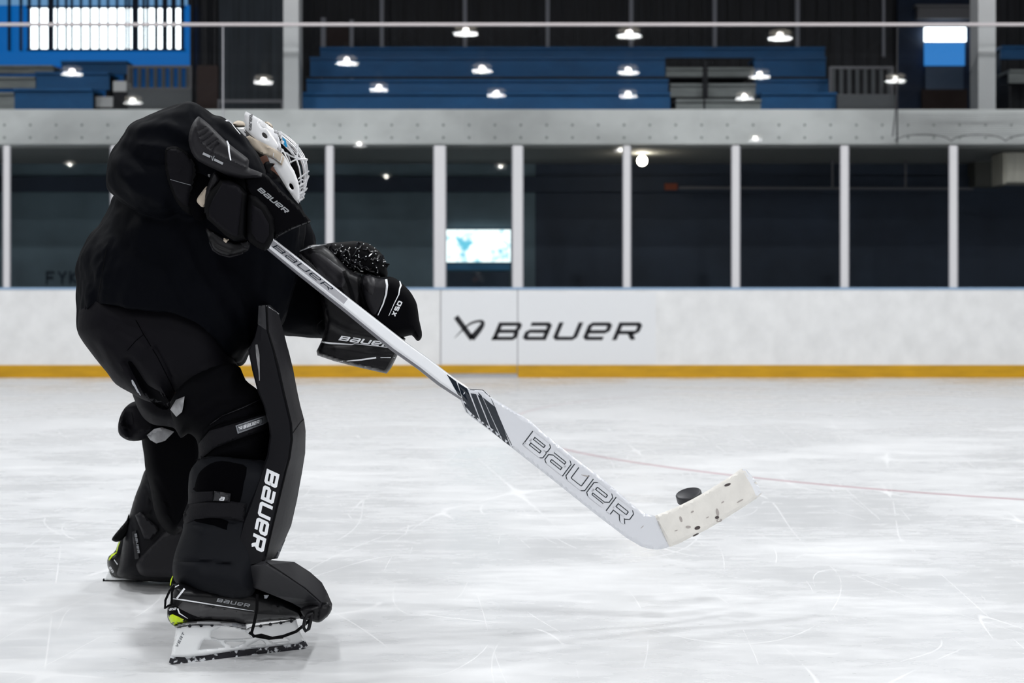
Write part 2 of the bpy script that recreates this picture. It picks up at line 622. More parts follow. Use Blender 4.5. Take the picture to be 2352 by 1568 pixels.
def puff(name, outline, D, tf, tb, mats, parent=None, r=14, e=0.08, sp=6, sm=3, holes=(), marks=(), sharp=40, fmfun=None):
    """A cushion-like solid with the given outline: D is its middle depth (number or f(x,y)), tf/tb its thickness to front and back."""
    has_h = any(len(p) > 2 for p in outline)
    if sm and sm > 1:
        o3 = [(p[0], p[1], 1.0 if len(p) > 2 and p[2] else 0.0) for p in outline]
        c = catmull([p[:2] for p in o3], sm)
        lp = []
        for i in range(len(o3)):
            hh = o3[i][2] and o3[(i + 1) % len(o3)][2]
            for j in range(sm):
                q = c[i * sm + j]
                lp.append((q[0], q[1], bool(hh) or (j == 0 and bool(o3[i][2]))))
    else:
        lp = [tuple(p) for p in outline]
    loops = [lp] + [list(h) for h in holes]
    V, T, L, sA, sB = mesh2d(loops, sp)
    h = profile(V, sA, sB, r, e)
    Dc = np.array([D(x, y) for x, y in V]) if callable(D) else np.full(len(V), float(D))
    off = hills(V, marks) * np.clip(h * 2, 0, 1) if marks else 0
    return two_sided(name, V, T, L, Dc - tf * h - off, Dc + tb * h, mats, parent, sharp, fmfun)


DG = None
BV = {}


def bvh(o):
    if o.name not in BV:
        bpy.context.view_layer.update()
        dg = bpy.context.evaluated_depsgraph_get()
        ev = o.evaluated_get(dg)
        me = ev.to_mesh()
        v = [o.matrix_world @ q.co for q in me.vertices]
        f = [tuple(p.vertices) for p in me.polygons]
        BV[o.name] = BVHTree.FromPolygons(v, f)
        ev.to_mesh_clear()
    return BV[o.name]


EYE = Vector((0, 0, H))


def surf_depth(V, targets, back=False):
    """depth of the nearest target surface behind each picture point"""
    if not isinstance(targets, (list, tuple)):
        targets = [targets]
    trees = [bvh(t) for t in targets]
    D = np.full(len(V), np.nan)
    for i, (x, y) in enumerate(V):
        d = (P(x, y, 1.0) - EYE).normalized()
        for t in trees:
            h = t.ray_cast(EYE, d)
            if h[0] is not None:
                D[i] = h[0].y if np.isnan(D[i]) else min(D[i], h[0].y)
    ok = ~np.isnan(D)
    if not ok.any():
        raise RuntimeError('no surface under ' + str(targets[0].name))
    bad = np.where(~ok)[0]
    G = V[ok]
    Dg = D[ok]
    for i in bad:
        k = ((G - V[i]) ** 2).sum(1).argmin()
        D[i] = Dg[k]
    return D


def patch(name, outline, targets, t, mat_, parent, r=4, e=0.3, sp=5, sm=1, holes=(), marks=(), tb=0.003, lift=0.0):
    """A layer of thickness t lying on other surfaces."""
    if sm > 1:
        lp = [tuple(q) for q in catmull([p[:2] for p in outline], sm)]
    else:
        lp = [tuple(p) for p in outline]
    V, T, L, sA, sB = mesh2d([lp] + [list(h) for h in holes], sp)
    h = profile(V, sA, sB, r, e)
    Dc = surf_depth(V, targets) - lift
    off = hills(V, marks) if marks else 0
    return two_sided(name, V, T, L, Dc - t * h - off, Dc + tb, mat_, parent, 40)


# ------------------------------------------------------------------ lettering
GL = {
    'B': [[(.12, .0), (.12, .9), (.90, .9), (.98, .82), (.98, .62), (.90, .5), (.12, .5)], [(.90, .5), (.98, .40), (.98, .18), (.90, .1), (.0, .1)]],
    'a': [[(.14, .9), (.88, .9), (.98, .8), (.98, .1), (.22, .1), (.12, .18), (.12, .42), (.22, .5), (.98, .5)]],
    'U': [[(.12, 1.0), (.12, .2), (.22, .1), (.88, .1), (.98, .2), (.98, 1.0)]],
    'e': [[(.92, .1), (.22, .1), (.12, .2), (.12, .8), (.22, .9), (.88, .9), (.98, .8), (.98, .56), (.88, .47), (.12, .47)]],
    'R': [[(.12, .0), (.12, .9), (.88, .9), (.98, .8), (.98, .52), (.88, .43), (.14, .43)], [(.66, .43), (.95, .0)]],
    'E': [[(.98, .1), (.12, .1), (.12, .9), (.98, .9)], [(.12, .5), (.9, .5)]],
    'X': [[(.08, .0), (.98, 1.0)], [(.2, 1.0), (.86, .0)]],
    'S': [[(.05, .1), (.9, .1), (.98, .2), (.98, .42), (.88, .5), (.2, .5), (.12, .58), (.12, .82), (.2, .9), (.98, .9)]],
    'D': [[(.12, .1), (.12, .9), (.88, .9), (.98, .78), (.98, .22), (.88, .1), (.12, .1), (.12, .2)]],
    'G': [[(.98, .9), (.22, .9), (.12, .8), (.12, .2), (.22, .1), (.98, .1), (.98, .5), (.6, .5)]],
    'V': [[(.1, 1.0), (.5, .05), (.95, 1.0)]],
    'T': [[(.05, .9), (1.0, .9)], [(.52, .9), (.52, .0)]],
    'O': [[(.12, .2), (.22, .1), (.88, .1), (.98, .2), (.98, .8), (.88, .9), (.22, .9), (.12, .8), (.12, .2), (.2, .12)]],
    '1': [[(.5, .0), (.5, 1.0)]],
    'F': [[(.12, .0), (.12, .9), (.98, .9)], [(.12, .5), (.85, .5)]],
    'Y': [[(.08, 1.0), (.52, .5), (.98, 1.0)], [(.52, .5), (.52, .0)]],
    'K': [[(.12, .0), (.12, 1.0)], [(.98, 1.0), (.14, .5), (.98, .0)]],
}


def ribbon(pl, w, sub):
    """mitred strip along a polyline -> list of (left,right) point pairs"""
    pl = [np.array(p, float) for p in pl]
    n = len(pl)
    out = []
    for i in range(n):
        d1 = pl[i] - pl[i - 1] if i > 0 else pl[1] - pl[0]
        d2 = pl[i + 1] - pl[i] if i < n - 1 else d1
        d1 = d1 / np.linalg.norm(d1)
        d2 = d2 / np.linalg.norm(d2)
        n1 = np.array((-d1[1], d1[0]))
        n2 = np.array((-d2[1], d2[0]))
        m = n1 + n2
        L = np.linalg.norm(m)
        m = m / L if L > 1e-6 else n1
        k = w / 2 / max(0.5, m.dot(n1))
        out.append((pl[i] + m * k, pl[i] - m * k))
    res = []
    for i in range(n - 1):
        for j in range(sub):
            t = j / sub
            res.append((out[i][0] * (1 - t) + out[i + 1][0] * t, out[i][1] * (1 - t) + out[i + 1][1] * t))
    res.append(out[-1])
    return res


def word(text, origin, ux, uy, w=0.2, slant=0.42, gap=0.22, shapes=None):
    """strips in picture space: origin = baseline start, ux = vector of the whole word's length, uy = cap height vector"""
    o, ux, uy = np.array(origin, float), np.array(ux, float), np.array(uy, float)
    n = len(text)
    pitch = 1.0 / (n * 1.1 + (n - 1) * gap)
    strips = []
    for i, ch in enumerate(text):
        if ch == ' ':
            continue
        for pl in GL[ch]:
            rb = ribbon(pl, w, 3)
            st = []
            for a, b in rb:
                q = []
                for p in (a, b):
                    y = min(max(p[1], 0.0), 1.0)
                    x = (p[0] + i * (1.1 + gap)) * pitch
                    q.append(o + ux * x + uy * y + ux / np.linalg.norm(ux) * slant * y * np.linalg.norm(uy))
                st.append(q)
            strips.append(st)
    return strips


def stroke(pl, w, sub=6):
    """picture-space strip along a polyline; w a width or a list of widths"""
    if isinstance(w, (int, float)):
        return [ribbon(pl, w, sub)]
    base = ribbon(pl, 1.0, 1)
    res = []
    for (a, b), wi in zip(base, w):
        c = (a + b) / 2
        res.append((c + (a - c) * wi, c + (b - c) * wi))
    out = []
    for i in range(len(res) - 1):
        for j in range(sub):
            t = j / sub
            out.append((res[i][0] * (1 - t) + res[i + 1][0] * t, res[i][1] * (1 - t) + res[i + 1][1] * t))
    out.append(res[-1])
    return [out]


def lettering(name, strips, targets, mat_, parent, lift=0.0012, depth=None):
    pts, faces = [], []
    for st in strips:
        k = len(pts)
        for a, b in st:
            pts += [a, (a + b) / 2, b]
        for i in range(len(st) - 1):
            q = k + i * 3
            faces += [(q, q + 1, q + 4, q + 3), (q + 1, q + 2, q + 5, q + 4)]
    V = np.array(pts)
    D = np.full(len(V), depth) if depth else surf_depth(V, targets)
    return link(name, [P(x, y, d - lift) for (x, y), d in zip(V, D)], faces, mat_, parent, False)


EMBLEM = [([(.10, .98), (.62, .06)], [.17, .17]), ([(.60, .08), (.86, .48), (.96, .72), (.86, .80), (.60, .72), (.36, .50), (.05, .10)], [.20, .17, .12, .08, .07, .05, .01])]


def emblem(origin, ux, uy):
    o, ux, uy = np.array(origin, float), np.array(ux, float), np.array(uy, float)
    st = []
    for pl, w in EMBLEM:
        p2 = catmull([o + ux * x + uy * y for x, y in pl], 4, False) if len(pl) > 2 else [o + ux * x + uy * y for x, y in pl]
        s_ = np.linalg.norm(ux)
        if len(pl) > 2:
            ww = list(np.interp(np.linspace(0, len(w) - 1, len(p2)), range(len(w)), w))
        else:
            ww = w
        st += stroke(p2, [k * s_ for k in ww], 2)
    return st


# ================================================================== THE RINK
mb = MB().box((-23, -42, -0.06), (23, YG + 0.02, 0.0))
floor = struct('floor', mb, [M['ice']])
# white boards with their yellow kick plate and ledge
BX0, BX1 = -23, 23
zt = P(0, 664, YG).z
mb = MB().box((BX0, YG, 0.0), (BX1, YG + 0.12, zt))
struct('wall_back', mb, [M['board']])
mb = MB()
zk = 0.142
gx0, gx1 = P(1012, 0, YG).x, P(1189, 0, YG).x
mb.box((BX0, YG - 0.012, 0.0), (gx0, YG, zk))
mb.box((gx1, YG - 0.012, 0.0), (BX1, YG, zk))
mb.box((gx0 + 0.005, YG - 0.02, 0.05), (gx1 - 0.01, YG, zk))
struct('baseboard_back', mb, [M['yellow']])
mb = MB().box((BX0, YG - 0.01, zt - 0.004), (BX1, YG + 0.14, zt + 0.02))
struct('trim_1', mb, [M['cap']])
# gate in the boards: seams, threshold
mb = MB()
for x in (gx0, gx1):
    mb.box((x - 0.007, YG - 0.004, 0.03), (x + 0.007, YG + 0.01, zt))
mb.box((gx0, YG - 0.03, 0.0), (gx1, YG + 0.01, 0.03))
g = struct('door_1', mb, [M['seam']])
# vinyl sheet with the maker's word on it
sh = MB().pxbox(1014, 672, 1506, 836, YG - 0.0035, 0.003).build('advertising_sheet', [M['ad']], origin=P(1260, 836, YG - 0.0035))
tag(sh, 'smooth white advertising sheet with black emblem and lettering on the rink boards', 'advertisement')
lettering('lettering', word('BaUeR', (1128, 781), (334, 0), (0, -41), w=.2, slant=.42), None, M['logo_black'], sh, depth=YG - 0.005, lift=0)
lettering('emblem', emblem((1040, 782), (72, 0), (0, -56)), None, M['logo_black'], sh, depth=YG - 0.005, lift=0)

# glass posts
post_px = [(15, 12, 'white glass post at the left edge behind the empty ice', 0), (262, 12, 'white glass post almost hidden behind the goalie shoulder', 0),
           (757, 14, 'white glass post between the goalie mask and the catching glove', 0),
           (1010, 24, 'wide white glass post along the left edge of the glowing window', 1), (1189, 21, 'wide white glass post along the right edge of the glowing window', 1),
           (1440, 14, 'white glass post above the last letter of the boards lettering, beside the warm bulb', 0),
           (1690, 15, 'white glass post in the middle of the bare stretch right of the lettering', 0),
           (1940, 15, 'second white glass post from the right edge', 0), (2190, 15, 'rightmost white glass post, left of the cream column', 0)]
for px, w, lab, wide in post_px:
    t = empty('glass_post', P(px, 664, YG + 0.03), lab, 'post', 'white posts holding the rink glass')
    m1 = MB().pxbox(px - w / 2, 334, px + w / 2, 664, YG - 0.005, 0.05)
    m1.build('post_body', [M['alu']], t)
    e_ = MB().pxbox(px - w / 2 - 3, 336, px - w / 2 - .2, 664, YG + 0.012, 0.02).pxbox(px + w / 2 + .2, 336, px + w / 2 + 3, 664, YG + 0.012, 0.02)
    e_.build('gasket', [M['alu_edge']], t)
# glass


def glass_sheet(x0, y0, x1, y1):
    c = [P(x0, y1, YG + .026), P(x1, y1, YG + .026), P(x1, y0, YG + .026), P(x0, y0, YG + .026)]
    return MB().add(c, [(0, 1, 2, 3)])


xs = [-330, 15, 262, 757 - 250 + 2, 757, 1010, 1189, 1440, 1690, 1940, 2190, 2440, 2700]
k = 1
for a, b in zip(xs[:-1], xs[1:]):
    mb = glass_sheet(a, 334, b, 664)
    struct('window_%d' % k, mb, [M['glass']])
    k += 1
ux = [-330, 512, 1062, 1610, 2061, 2700]
for a, b in zip(ux[:-1], ux[1:]):
    mb = glass_sheet(a + 1, 56, b - 1, 333)
    struct('window_%d' % k, mb, [M['glass']])
    k += 1
for x_, kx in ((512, 2), (2061, 3)):
    struct('trim_%d' % kx, MB().pxbox(x_ - 1.5, 60, x_ + 1.5, 330, YG + 0.02, 0.012), [M['alu_edge'] if kx == 2 else M['dark']])
# rail along the top of the glass
tag(MB().pxbox(-330, 52, 2700, 59, YG + 0.01, 0.05).build('top_rail', [M['rail']], origin=P(1176, 59, YG + .03)), 'thin pinkish white rail running along the top of the glass', 'rail')
# balcony edge of concrete
YB = YG + 0.45
a, b = P(-400, 331, YB), P(2800, 251, YB)
mb = MB().box((-23, YB, a.z), (23, YB + 0.25, b.z))
for i in range(-4, 50):
    for yy in (287, 316):
        c = P(1552 + (i - 24) * 59.3, yy, YB - 0.002)
        n = 10
        mb.add([(c.x + .016 * math.cos(2 * math.pi * q / n), c.y, c.z + .016 * math.sin(2 * math.pi * q / n)) for q in range(n)], [tuple(range(n))], 1)
struct('trim_4', mb, [M['concrete'], M['hole']])
zfl = P(0, 251, YB).z
zso = P(0, 331, YB).z
def fy(D):
    return HY - (zfl - H) * F / D


# lower room behind the glass
struct('floor_lower', MB().box((-23, YG + .12, -0.06), (23, 19.2, 0.0)), [M['deckgrey']])
struct('ceiling_lower', MB().box((-23, YB + .25, zso - 0.02), (23, 24, zfl - 0.02)), [M['soffit']])
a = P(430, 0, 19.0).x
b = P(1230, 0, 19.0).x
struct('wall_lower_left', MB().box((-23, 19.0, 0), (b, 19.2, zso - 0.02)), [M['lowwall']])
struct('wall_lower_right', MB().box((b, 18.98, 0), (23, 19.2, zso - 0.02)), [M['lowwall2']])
# ledge of darker wall and pipe
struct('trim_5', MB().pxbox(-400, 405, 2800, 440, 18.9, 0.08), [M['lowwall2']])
mb = MB().tube([P(1560, 431, 18.6), P(2235, 433, 18.6)], 0.018, 8)
for x_ in (1912, 2080):
    mb.tube([P(x_, 362, 18.6), P(x_, 431, 18.6)], 0.016, 8)
tag(mb.build('water_pipe', [M['pipe']], smooth=True, origin=P(1900, 431, 18.6)), 'thin grey pipe run with two risers under the dark ceiling at the right', 'pipe')
# glowing window seen through the glass
w_ = empty('lit_window', P(1100, 607, 18.9), 'bright blue-white glowing window behind the glass, left of the lettering end', 'window')
MB().pxbox(1024, 527, 1173, 602, 18.9, 0.04).build('glowing_pane', [M['screenglow']], w_)
MB().pxbox(1018, 602, 1178, 607, 18.88, 0.06).pxbox(1018, 522, 1178, 527, 18.88, 0.06).pxbox(1018, 522, 1024, 607, 18.88, .06).pxbox(1173, 522, 1178, 607, 18.88, .06).build('window_surround', [mat('blue_window_frame', (.03, .12, .22), .5)], w_)
MB().pxbox(1026, 607, 1172, 620, 18.88, 0.06).build('sill_panel', [mat('blue_sill', (.03, .20, .40), .5)], w_)
# things dimly seen below
tag(MB().pxbox(1030, 624, 1170, 843, 18.7, 0.2).build('low_cabinet', [mat('navy_cabinet', (.012, .035, .07), .5)], origin=P(1100, 843, 18.7)), 'dark navy cabinet below the glowing window', 'cabinet')
lb = lettering('wall_lettering', word('FYK', (105, 652), (76, 0), (0, -30), w=.2, slant=0), None, mat('dark_blue_letters', (.012, .028, .05), .6), None, depth=18.99, lift=.01)
tag(lb, 'faint dark blue letters low on the wall behind the goalie', 'sign')
# warm bulb and small wall parts
wb = MB()
c = P(1475, 369, 17.6)
wb.lathe([(0.0, .062), (.03, .058), (.052, .03), (.06, 0), (.052, -.03), (.03, -.055), (0, -.062)], c, 14)
bulb = wb.build('glass_globe', [M['warmbulb']], smooth=True, origin=c)
bulb.name = 'globe_lamp'
tag(bulb, 'round warm white bulb glowing under the lower ceiling right of a post', 'lamp')
ROOT_LOC['globe_lamp'] = Vector(c)
MB().tube([c + Vector((0, 0, .055)), Vector((c.x, c.y, zso - .02))], .012, 6).build('lamp_stem', [M['dark']], bulb)
tag(MB().pxbox(1527, 421, 1556, 436, 18.85, .06).build('exit_sign', [M['orange']], origin=P(1541, 436, 18.88)), 'small faded orange sign on the dark wall below the warm bulb', 'sign')
# cream column at the right
tag(MB().pxbox(2310, 350, 2420, 418, 17.3, .5).pxbox(2304, 350, 2310, 422, 17.32, .4).build('cream_pillar', [M['cream']], origin=P(2360, 418, 17.5)), 'cream panelled pillar top at the right edge under the balcony', 'pillar')
tag(MB().pxbox(2240, 369, 2306, 428, 18.66, .3).build('grey_duct', [mat('olive_grey_duct', (.10, .10, .09), .7)], origin=P(2266, 432, 18.4)), 'dim grey duct box beside the cream pillar', 'duct')

# upper level ---------------------------------------------------------
struct('floor_upper', MB().box((-23, YB + .25, zfl - 0.02), (23, 24, zfl)), [M['deckgrey']])
YW = 22.4
yr = []
mb = MB().box((-23, YW, zfl), (23, YW + .2, 9))
x = -9.0
while x < 9:
    mb.box((x, YW - .035, zfl), (x + .075, YW, 9))
    x += .20
struct('wall_upper', mb, [M['siding']])
# blue painted end of the wall with its barred window
bw = MB().pxbox(-330, -200, 430, 400, YW - .12, .06)
struct('wall_upper_left', bw, [M['bluewall']])
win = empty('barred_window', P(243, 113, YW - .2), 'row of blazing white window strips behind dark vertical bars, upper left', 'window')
MB().pxbox(66, 17, 420, 113, YW - .16, .03).build('bright_pane', [M['daylight']], win)
MB().pxbox(-330, -60, 430, 12, YW - .155, .03).build('dim_pane', [M['daylight_dim']], win)
MB().pxbox(-330, 12, 66, 150, YW - .15, .03).pxbox(420, 12, 445, 150, YW - .15, .03).pxbox(66, 113, 420, 152, YW - .15, .03).build('blue_glow', [mat('emissive_blue_haze', (0, .05, .2), .5, emit=((0.0, .12, .42), .8))], win)  # blue haze around the window painted as a weakly emitting sheet
bars = [(20, 3), (47, 3), (66, 4), (89, 2.4), (116, 10), (131, 2.5), (151, 2.4), (164, 2.4), (185, 2.4), (206, 2.5), (227, 2), (247, 2), (268, 2.2), (288, 2), (296, 2),
        (310, 12), (329, 3), (338, 3), (358, 5), (378, 9), (398, 8), (418, 5), (-10, 3), (-40, 3)]
for x_, w in bars:
    y0_ = -60
    w = w + 2.2
    MB().pxbox(x_ - w / 2, y0_, x_ + w / 2, 116, YW - .24, .05).build('window_bar', [mat('dark_blue_bar', (.004, .02, .06), .6) if 'bb' not in M else M['bb']], win)
    M['bb'] = bpy.data.materials['dark_blue_bar']
MB().pxbox(60, 13, 424, 18, YW - .25, .05).pxbox(60, 112, 424, 116, YW - .25, .05).build('window_rail', [M['bb']], win)
# bars in front of the dark bay between window and column
for x_, w, lab in ((440, 7, 'dark vertical post just right of the barred window'), (470, 12, 'thicker dark vertical post left of the grey cladding'), (493, 8, 'thin dark post against the grey cladding')):
    tag(MB().pxbox(x_ - w / 2, -60, x_ + w / 2, 262, 20.0, .08).build('steel_upright', [M['dark']], origin=P(x_, 262, 20)), lab, 'post', 'dark uprights beside the barred window')
tag(MB().pxbox(503, -60, 652, 262, 21.4, .1).build('cladding_panel', [mat('blue_grey_cladding', (.05, .065, .085), .6, noise=(5, .4, (5, 1, .1)))], origin=P(577, 262, 21.4)), 'blue-grey ribbed cladding left of the white column', 'panel')
tag(MB().pxbox(500, 228, 652, 236, 17.4, .05).pxbox(500, 236, 505, fy(17.4), 17.4, .05).pxbox(645, 236, 650, fy(17.4), 17.4, .05).build('low_handrail', [M['pipe']], origin=P(576, 236, 17.4)), 'thin grey rail low behind the glass left of the column', 'rail')
tag(MB().pxbox(452, 150, 500, fy(18.2), 18.2, .1).build('brown_door_panel', [M['darkbrown']], origin=P(476, 262, 18.2)), 'dark brown panel behind the goalie shoulder', 'panel')
# columns
for x0, x1, lab in ((651, 686, 'white square column rising behind the goalie at the left'), (2247, 2287, 'white square column near the right edge')):
    tag(MB().pxbox(x0, -200, x1, 251, YB + .02, .3).build('concrete_column', [M['column']], origin=P((x0 + x1) / 2, 251, YB + .1)), lab, 'column', 'white columns on the balcony')
# studs on the back wall
labs = ['pale wall stud nearest the white column', 'pale wall stud above the left end of the second bench row', 'pale wall stud right of the first round lamp reflection',
        'pale wall stud in the middle of the blue benches', 'pale wall stud above the gap in the blue covers', 'pale wall stud above the small blue block of benches', 'faint pale wall stud left of the bright doorway']
for x_, lab in zip((877, 1068, 1258, 1450, 1642, 1832, 2030), labs):
    w = 9 if x_ < 2000 else 6
    tag(MB().pxbox(x_ - w / 2, -120, x_ + w / 2, 130, 21.5, .06).build('wall_stud', [M['stud']], origin=P(x_, 130, 21.5)), lab, 'post', 'pale studs against the dark back wall')
tag(MB().pxbox(737, 40, 748, fy(21.6), 21.6, .06).pxbox(803, 45, 812, fy(21.6), 21.6, .06).pxbox(748, 60, 803, 128, 21.65, .03, 1).build('notice_board', [M['stud'], M['darkbrown']], origin=P(775, 118, 21.2)), 'narrow framed board standing on the top blue row at its left end', 'board')


# benches: riser board and seat plank as parts
def bench(x0, x1, yt, yb, D, cov, lab, grp):
    t = empty('bleacher_bench', P((x0 + x1) / 2, yb, D), lab, 'bench', grp)
    a, b = P(x0, yb, D), P(x1, yt, D)
    MB().box((a.x, D + .02, a.z), (b.x, D + .06, b.z - .03)).build('riser', [cov], t)
    MB().box((a.x, D - .02, b.z - .035), (b.x, D + .5, b.z)).build('seat', [cov], t)
    sp_ = MB()
    nn = max(2, int((b.x - a.x) / 2.4) + 1)
    for i in range(nn):
        x_ = a.x + .03 + (b.x - a.x - .1) * i / (nn - 1)
        sp_.box((x_, D + .1, zfl), (x_ + .04, D + .45, b.z - .035))
        sp_.build('support_leg', [M['dark']], t)
        sp_ = MB()
    return t


bl, gr = 'benches under blue covers', 'bare grey benches'
bench(735, 1895, 108, 132, 20.9, M['blue'], 'long blue covered bench in the highest row', bl)
bench(712, 1528, 131, 178, 20.2, M['blue'], 'long blue covered bench above the dark line, right of the left column', bl)
bench(704, 1535, 182, 216, 19.2, M['blue'], 'long blue covered bench just below the dark line', bl)
bench(688, 1540, 212, 256, 18.4, M['blue'], 'lowest long blue covered bench right of the left column', bl)
bench(1732, 1897, 131, 178, 20.2, M['blue'], 'short blue covered bench right of the bare benches, upper row', bl)
bench(1736, 1905, 182, 216, 19.2, M['blue'], 'short blue covered bench right of the bare benches, middle row', bl)
bench(1748, 1922, 212, 256, 18.4, M['blue'], 'short blue covered bench right of the bare benches, lowest row', bl)
bench(1530, 1732, 155, 176, 20.2, M['bench'], 'bare grey bench in the gap of the blue covers, top', gr)
bench(1540, 1736, 192, 222, 19.2, M['bench'], 'bare grey bench in the gap of the blue covers, middle', gr)
bench(1553, 1748, 228, 256, 18.4, M['bench'], 'bare grey bench in the gap of the blue covers, lowest', gr)
bench(82, 250, 165, 206, 19.2, M['blue'], 'short blue covered bench below the barred window, upper step', bl)
bench(32, 212, 203, 256, 18.4, M['blue'], 'short blue covered bench below the barred window, lower step', bl)
bench(-300, 122, 150, 168, 20.2, M['bench'], 'bare grey bench at the left edge, top', gr)
bench(-300, 80, 176, 202, 19.2, M['bench'], 'bare grey bench at the left edge, middle', gr)
bench(-300, 32, 212, 256, 18.4, M['bench'], 'bare grey bench at the left edge, lowest', gr)
bench(140, 292, 140, 170, 20.2, M['blue'], 'blue covered bench under the window right end, highest step', bl)
bench(2318, 2700, 160, 190, 20.2, M['bench'], 'bare grey bench at the right edge behind the column', gr)
bench(2300, 2700, 105, 135, 20.9, M['blue'], 'blue covered bench at the right edge behind the column', bl)
# shadowy supports under the benches
for x0, x1, lab in ((1530, 1750, 'dark support frame under the bare benches in the gap'), (1615, 1626, 'dark upright in the middle of the bare benches')):
    y0 = 140 if x1 - x0 < 50 else 176
    tag(MB().pxbox(x0, y0, x1, fy(19.1 if x1 - x0 < 50 else 20.7), 19.1 if x1 - x0 < 50 else 20.7, .05).build('bench_support', [M['dark']], origin=P(x0, 256, 19.2)), lab, 'support')
tag(MB().tube([P(690, 178, 18.3), P(1895, 178, 18.3)], .012, 6).tube([P(1618, 178, 18.3), P(1618, fy(18.3), 18.3)], .012, 6).build('bench_gap_line', [M['dark']], origin=P(1200, 178, 18.3)), 'thin dark bar drawn for the gap line across the long blue benches', 'rail')  # made-up bar standing for the dark gap between bench rows


def barrier(x0, x1, yt, yb, D, lab, n):
    t = empty('slatted_barrier', P((x0 + x1) / 2, yb, D), lab, 'barrier', 'slatted barriers beside the benches')
    MB().pxbox(x0, yt, x0 + 5, fy(D), D - .02, .05).build('end_post', [M['pipe']], t)
    MB().pxbox(x1 - 5, yt, x1, fy(D), D - .02, .05).build('end_post', [M['pipe']], t)
    MB().pxbox(x0, yt, x1, yt + 6, D, .05).pxbox(x0, yb - 4, x1, yb, D, .05).build('barrier_frame', [M['pipe']], t)
    for i in range(n):
        x_ = x0 + (i + .5) * (x1 - x0) / n
        MB().pxbox(x_ - 4, yt + 6, x_ + 4, yb - 4, D + .01, .03).build('baluster', [M['deckgrey']], t)


barrier(1905, 2052, 152, 220, 19.0, 'slatted grey barrier between the small blue block and the doorway', 8)
barrier(292, 440, 150, 205, 19.6, 'slatted grey barrier right of the barred window, behind the steps', 8)
tag(MB().pxbox(1924, 218, 2055, fy(18.3), 18.3, .1).build('grey_kick_panel', [M['deckgrey']], origin=P(1990, 256, 18.3)), 'plain grey panel right of the small blue block, below the barrier', 'panel')
tag(MB().pxbox(293, 205, 440, fy(18.3), 18.3, .1).build('grey_kick_panel', [M['deckgrey']], origin=P(360, 262, 18.3)), 'plain grey panel right of the left blue steps', 'panel')
for x0, y0, x1, y1, lab in ((260, 186, 290, 210, 'pale stair tread at the right end of the upper left step'), (220, 222, 259, 246, 'pale stair tread at the right end of the lower left step')):
    tag(MB().pxbox(x0, y0, x1, y1, 18.6, .25).pxbox(x0 + 1, y1, x1 - 1, fy(18.6), 18.62, .2, 1).build('stair_tread', [M['column'], M['dark']], origin=P(x0, y1, 18.6)), lab, 'step', 'pale treads beside the left blue benches')
# bright doorway
dw = empty('glazed_doorway', P(2170, 205, YW - .3), 'narrow doorway with a white lit top and blue lower pane, upper right', 'door')
MB().pxbox(2124, 63, 2219, 95, YW - .3, .04).build('bright_transom', [M['daylight']], dw)
MB().pxbox(2124, 98, 2216, 150, YW - .3, .04).build('blue_glow', [M['daylight_blue']], dw)
MB().pxbox(2118, 205, 2222, fy(YW - .3), YW - .3, .05).build('lower_panel', [M['darkbrown']], dw)
MB().pxbox(2126, 152, 2213, 205, YW - .3, .04).build('grey_pane', [mat('dull_blue_pane', (.06, .11, .20), .5)], dw)
struct('wall_upper_right', MB().pxbox(2062, -200, 2250, 255, YW - .2, .05), [mat('navy_wall', (.006, .02, .055), .7, noise=(2, .3))])
tag(MB().pxbox(2108, 14, 2240, 42, YW - .35, .15).pxbox(2104, 10, 2244, 15, YW - .40, .2).build('heater_unit', [M['pipe']], origin=P(2174, 42, YW - .3)), 'dark ventilation unit above the bright doorway', 'heater')

# drooping safety net at the right
net = MB()
D = YG - 0.05
net.tube([P(2062, 60, D), P(2060, 180, D), P(2056, 260, D), P(2050, 313, D)], .006, 6)
for cx_, w in ((2120, 130), (2247, 125), (2372, 125)):
    pts = [P(cx_ + w / 2 * u, 322 - 17 * math.sqrt(max(0, 1 - u * u * .98)) + 4, D) for u in [q / 8 for q in range(-8, 9)]]
    net.tube(pts, .005, 6)
for i in range(14):
    y_ = 262 + i * 3.6
    net.tube([P(2054 + (i - 10) * 0, y_, D + .01), P(2240, y_ + 4 * math.sin(i * .6) + 2, D + .01), P(2420, y_ - 3, D + .01)], .0016, 4)
tag(net.build('safety_net', [M['cord']], smooth=True, origin=P(2200, 320, D)), 'fine dark safety net with scalloped hem drooping over the concrete band at right', 'net')

# arena shell (seen only in reflections)
struct('ceiling', MB().box((-23, -42, 8.7), (23, 24, 8.9)), [M['roof']])
struct('wall_front', MB().box((-23, -42.2, 0), (23, -42, 8.7)), [M['arena_wall']])
struct('wall_left', MB().box((-23.2, -42, 0), (-23, 24, 8.7)), [M['arena_wall']])
struct('wall_right', MB().box((23, -42, 0), (23.2, 24, 8.7)), [M['arena_wall']])
for i, y_ in enumerate(range(-38, 16, 6)):
    mb = MB().box((-23, y_ - .06, 7.75), (23, y_ + .06, 7.87)).box((-23, y_ - .06, 8.58), (23, y_ + .06, 8.7))
    for q in range(-22, 22, 2):
        mb.tube([(q, y_, 7.8), (q + 1, y_, 8.6), (q + 2, y_, 7.8)], .035, 4)
    struct('trim_%d' % (10 + i), mb, [M['stud']])

